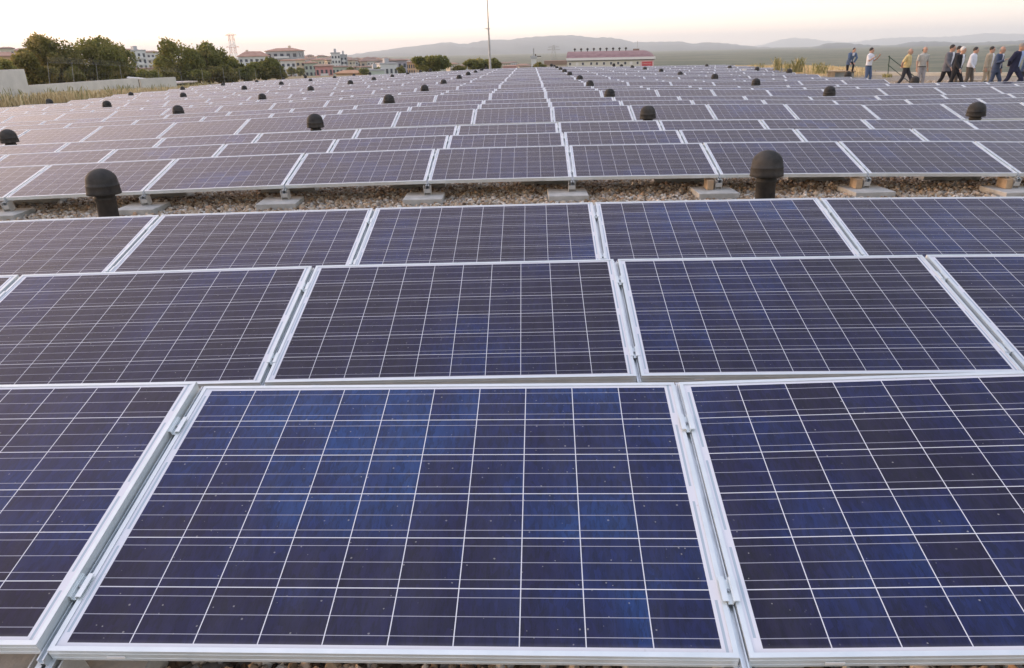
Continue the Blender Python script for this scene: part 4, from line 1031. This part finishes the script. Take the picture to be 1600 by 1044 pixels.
def person(label, x, yfeet, Dd, heading, H=1.74, top='white', bottom='black', hair='dark', jacket=None, tie=False, arms='down', step=.0, lean=0.0, sleeve='short', belly=0.0, knee=None, item=None, group='men walking along the right side of the roof', bald=False, off=(0, 0)):
    g = at(x-4, yfeet, Dd); X, Y = g[0], g[1]; z = roofz(X, Y)+.01
    P = empty('person', (X, Y, z), (0, 0, heading)); tag(P, label, 'person', group); P.scale = (H/1.75,)*3
    def sh(zz): return lean*(zz-.9)+ (lean*.35*(zz-1.4) if zz > 1.4 else 0)
    V = lambda a, b, c: Vector((a, b, c))
    hip = .905
    # --- limbs as joint chains
    legs = []
    for s in (-1, 1):
        f = step*s; lift = .0
        h0 = V(0, s*.085, hip); ank = V(f, s*.095, .085+(.05 if f < -.1 else 0)); kn = h0.lerp(ank, .5)+V(.05+abs(f)*.12, 0, .0)
        if knee is not None and s == 1: kn = V(.30, .12, .80); ank = V(.25, .12, .40)
        legs.append((h0, kn, ank))
    def arm(s):
        shd = V(sh(1.40), s*.195, 1.405); m_ = arms
        if m_ == 'raised':
            el = shd+V(.10, s*.05, -.25); wr = el+V(.20, -s*.05, .17); dr = V(.5, -s*.25, .85)
        elif m_ == 'behind':
            el = shd+V(-.12, s*.09, -.26); wr = V(sh(.98)-.19, s*.03, .98); dr = V(-.1, -s*.8, -.3)
        elif m_ == 'swing':
            f = -s*.5*(1 if step >= 0 else -1); el = shd+V(.12*f-.02, s*.06, -.27); wr = el+V(.16*f+.10, s*.01, -.22); dr = V(.3, 0, -1)
        elif m_ == 'knee':
            el = shd+V(.10, s*.07, -.24); wr = V(.30, s*.12, .88); dr = V(.5, 0, -.6)
        elif m_ == 'chest' and s == -1:
            el = shd+V(.04, s*.08, -.27); wr = el+V(.24, .05, .10); dr = V(.9, .3, .5)
        else:
            el = shd+V(-.02, s*.055, -.28); wr = el+V(.06, s*.02, -.24); dr = V(.15, 0, -1)
        return shd, el, wr, dr.normalized()
    armsl = [arm(-1), arm(1)]
    tors = [(.86, .100, .150), (.95, .108+belly*.3, .158), (1.08, .100+belly, .142+belly*.4), (1.22, .112+belly*.5, .160), (1.34, .112, .182), (1.42, .095, .172), (1.465, .066, .095), (1.50, .055, .060), (1.56, .057, .057)]
    def torso(m, grow, z0, z1, extra=0):
        sel = [t for t in tors if z0 <= t[0] <= z1]
        m.tube([(sh(t[0])+belly*.4*(1 if 1.0 < t[0] < 1.25 else 0), 0, t[0]) for t in sel], [(t[1]+grow, t[2]+grow) for t in sel], 18, sq=(1, 0, 0))
        return m
    def hand(m, wr, dr, s):
        side = dr.cross(V(0, 0, 1)); side = (side.normalized() if side.length > .2 else V(1, 0, 0)); nrm = side.cross(dr)
        pe = wr+dr*.09; m.tube([wr-dr*.02, wr+dr*.045, pe], [(.024, .02), (.040, .018), (.036, .016)], 8, sq=side)
        for k, L in enumerate((.068, .078, .073, .058)):
            o_ = side*(-.028+.0187*k); m.tube([pe+o_-dr*.01, pe+o_*1.15+dr*L*.55+nrm*.006, pe+o_*1.15+dr*L*.92+nrm*.022], [.0095, .0088, .007], 6)
        m.tube([wr+dr*.02-side*.026, wr+dr*.055-side*.052, wr+dr*.095-side*.060+nrm*.012], [.0125, .0105, .008], 6)
    # --- body: one continuous surface
    b = MB(); torso(b, -.012, .86, 1.6)
    hc = V(sh(1.61)+.022, 0, 1.605)
    b.ball(hc, (.102, .082, .125), 16, 12); b.ball(hc+V(.038, 0, -.066), (.062, .058, .054), 12, 8)
    b.tube([hc+V(.088, 0, .012), hc+V(.112, 0, -.022), hc+V(.095, 0, -.034)], [.009, .015, .012], 6)
    for s in (-1, 1):
        b.ball(hc+V(-.005, s*.078, -.008), (.020, .010, .032), 8, 6); b.ball(hc+V(.082, s*.03, .026), (.018, .022, .010), 8, 5)
    b.ball(hc+V(.088, 0, -.064), (.012, .026, .010), 8, 5)
    for s, (sd_, el, wr, dr) in zip((-1, 1), armsl):
        b.tube([sd_, sd_.lerp(el, .5), el, el.lerp(wr, .4), wr], [.050, .046, .038, .036, .024], 10); hand(b, wr, dr, s)
    for h0, kn, ank in legs: b.tube([h0, h0.lerp(kn, .5), kn, kn.lerp(ank, .4), ank, ank-V(-.03, 0, .055)], [.080, .068, .050, .050, .034, .034], 10)
    bo = b.build('body', M_SKIN, P, True); r = bo.modifiers.new('skin', 'REMESH'); r.mode = 'VOXEL'; r.voxel_size = .0115; r.use_smooth_shade = True
    e = MB()
    for s in (-1, 1): e.ball(hc+V(.090, s*.030, .008), (.010, .014, .008), 8, 6)
    e.build('eyes', M_EYE, P, True)
    def rem(o, v=.014):
        q = o.modifiers.new('cloth', 'REMESH'); q.mode = 'VOXEL'; q.voxel_size = v; q.use_smooth_shade = True; return o
    # --- hair: shell over the skull
    hm = MB()
    if bald: hm.ball(hc+V(-.030, 0, -.005), (.086, .088, .088), 14, 8)
    else: hm.ball(hc+V(-.018, 0, .036), (.103, .092, .104), 14, 10)
    rem(hm.build('hair', HAIR[hair], P, True), .010)
    # --- trousers
    t_ = MB(); torso(t_, .012, .86, 1.0)
    for h0, kn, ank in legs:
        lo = ank+V(0, 0, -.02); t_.tube([h0+V(0, 0, .02), h0.lerp(kn, .5), kn, kn.lerp(lo, .5), lo], [(.100, .098), (.086, .084), (.070, .066), (.064, .060), (.060, .056)], 12)
    rem(t_.build('trousers', CL[bottom], P, True))
    for h0, kn, ank in legs:
        q = V(ank.x, ank.y, ank.z-.045); f_ = MB(); f_.tube([q+V(-.075, 0, -.002), q+V(-.02, 0, .012), q+V(.07, 0, .0), q+V(.165, 0, -.012), q+V(.195, 0, -.018)], [(.030, .030), (.040, .040), (.032, .044), (.022, .040), (.012, .020)], 10, sq=(0, 0, 1)); f_.build('shoe', M_SHOE, P, True)
    # --- top
    s_ = MB(); torso(s_, .018, .93 if not jacket else .90, 1.47)
    frac = {'short': .55, 'long': 2.0}['long' if (jacket or sleeve == 'long') else 'short']
    for sd_, el, wr, dr in armsl:
        if frac < 1: en = sd_.lerp(el, .85); s_.tube([sd_+V(0, 0, .012), sd_.lerp(en, .5), en], [.066, .063, .060], 10)
        else: s_.tube([sd_+V(0, 0, .012), sd_.lerp(el, .5), el, el.lerp(wr, .5), wr-dr*.01], [.066, .062, .054, .048, .040], 10)
    rem(s_.build('shirt' if not jacket else 'shirt', CL[top], P, True), .013)
    if jacket:
        j_ = MB(); torso(j_, .034, .86, 1.47); j_.tube([(0+sh(.80)*0, 0, .76), (0, 0, .87)], [(.150, .190), (.140, .186)], 18, sq=(1, 0, 0))
        for sd_, el, wr, dr in armsl: j_.tube([sd_+V(0, 0, .016), sd_.lerp(el, .5), el, el.lerp(wr, .5), wr-dr*.02], [.080, .074, .066, .060, .054], 10)
        rem(j_.build('jacket', CL[jacket], P, True))
        # shirt front and lapel gap: a shaped strip standing just proud of the jacket
        m = MB(); zz = [1.455, 1.40, 1.30, 1.20, 1.10, 1.0, .93]; wv = [.050, .062, .066, .055, .040, .034, .040]
        dpt = [np.interp(q, [t[0] for t in tors], [t[1] for t in tors])+.034+.009+belly*.4*(1 if 1.0 < q < 1.25 else 0) for q in zz]; dpt[0] -= .0
        m.tube([(sh(q)+d_-.022, 0, q) for q, d_ in zip(zz, dpt)], [(.022, w_*1.25) for w_ in wv], 12, sq=(1, 0, 0)); m.build('shirt_front', CL[top], P, True)
        if tie:
            m = MB(); m.tube([(sh(q)+d_+.002, 0, q) for q, d_ in zip(zz[1:5], dpt[1:5])], [(.008, .018), (.008, .024), (.008, .030), (.008, .034)], 8, sq=(1, 0, 0)); m.build('tie', CL['tie'], P, True)
    else:
        m = MB(); m.tube([(sh(.93), 0, .925), (sh(.96), 0, .96)], [(.134+belly*.3, .182), (.134+belly*.3, .182)], 18, sq=(1, 0, 0)); m.build('belt', M_SHOE, P, True)
        c_ = MB(); c_.tube([(sh(1.46), 0, 1.455), (sh(1.50), 0, 1.50)], [(.082, .100), (.064, .070)], 14, sq=(1, 0, 0)); c_.build('collar', CL[top], P, True)
    if item == 'phone':
        sd_, el, wr, dr = armsl[1]; MB().box(-.005, .005, -.037, .037, -.01, .145, Matrix.Translation(wr+dr*.10+V(.02, -.04, 0))).build('phone_screen', M_SHOE, P)
    return P
HD = R(-50)
person('person in a blue jacket and black trousers bending with a hand on the raised knee', 1329, 110, 49, HD-.5, 1.68, 'white', 'black', 'dark', 'denimjacket', arms='knee', lean=.42, knee=1, group='men standing along the right roof edge')
person('person in a white short sleeved shirt and jeans lifting both hands before the chest', 1358, 124, 37.4, HD, 1.66, 'white', 'jeans', 'dark', arms='raised', step=.10, lean=.03, group='men standing along the right roof edge')
person('person in a yellow shirt and dark trousers walking with hands behind the back', 1416, 130, 34.2, HD+.1, 1.60, 'yellow', 'charcoal', 'grey', arms='behind', step=.30, lean=.05, belly=.03, bald=True)
person('person in a pale grey t-shirt and light trousers holding a small dark object', 1440, 129, 34.8, HD-.45, 1.66, 'lightgrey', 'palepants', 'dark', arms='down', step=.06, bald=True)
person('person in an open grey blazer and black trousers walking behind the dark suit', 1478, 131, 33.4, HD, 1.71, 'white', 'black', 'dark', 'greyblazer', arms='swing', step=.30, lean=.10)
person('person with dark hair almost hidden behind the white haired man', 1491, 128, 35.0, HD, 1.66, 'white', 'brown', 'dark', 'charcoal', arms='down', step=.1, lean=.05)
person('person with white hair in an open black suit and white shirt', 1494, 132, 32.2, HD-.15, 1.63, 'white', 'black', 'white', 'black', arms='swing', step=.28, lean=.13, belly=.02)
person('person in a long sleeved white shirt and grey brown trousers', 1515, 129, 34.0, HD, 1.61, 'white', 'brown', 'dark', arms='swing', step=.12, lean=.10, sleeve='long', belly=.045)
person('person in a beige suit partly behind the blue suit', 1542, 128, 35.2, HD, 1.62, 'white', 'beige', 'dark', 'beige', arms='down', step=.12, lean=.04)
person('person with grey hair in a blue suit and tie, one hand lifted', 1555, 131, 33.0, HD, 1.62, 'white', 'blue', 'grey', 'blue', tie=True, arms='chest', step=.22, lean=.10, bald=True)
person('person in an open navy suit and light blue shirt taking a long stride', 1583, 131, 32.6, HD-.1, 1.72, 'lightblue', 'navy', 'grey', 'navy', arms='behind', step=.40, lean=.12)
person('person in a blue jacket and dark trousers cut off by the right edge', 1601, 130, 33.6, HD, 1.68, 'white', 'charcoal', 'dark', 'denimjacket', arms='down', step=.25, lean=.08)

# white box lying on the far panels
c = at(1163, 112, 50); o = MB().box(-.11, .11, -.05, .05, 0, .17).build('junction_box', M_WHITE, bevel=.005); o.location = (c[0], c[1], c[2]); tag(o, 'small white box standing among the far panels, right of centre', 'box')
# ------------------------------------------------------------------ evening haze
hz = MB().box(-14500, 14500, -450, 14500, GZ-4, 215).build('haze', None); tag(hz, kind='stuff')
hm = bpy.data.materials.new('evening_haze'); hm.use_nodes = True; ht = hm.node_tree; ht.nodes.clear()
ho = ht.nodes.new('ShaderNodeOutputMaterial'); pvv = ht.nodes.new('ShaderNodeVolumePrincipled'); pvv.inputs['Color'].default_value = (.84, .93, 1, 1); pvv.inputs['Density'].default_value = 1.7e-4; pvv.inputs['Anisotropy'].default_value = .15
ht.links.new(pvv.outputs[0], ho.inputs['Volume']); hz.data.materials.append(hm); hz.display_type = 'WIRE'
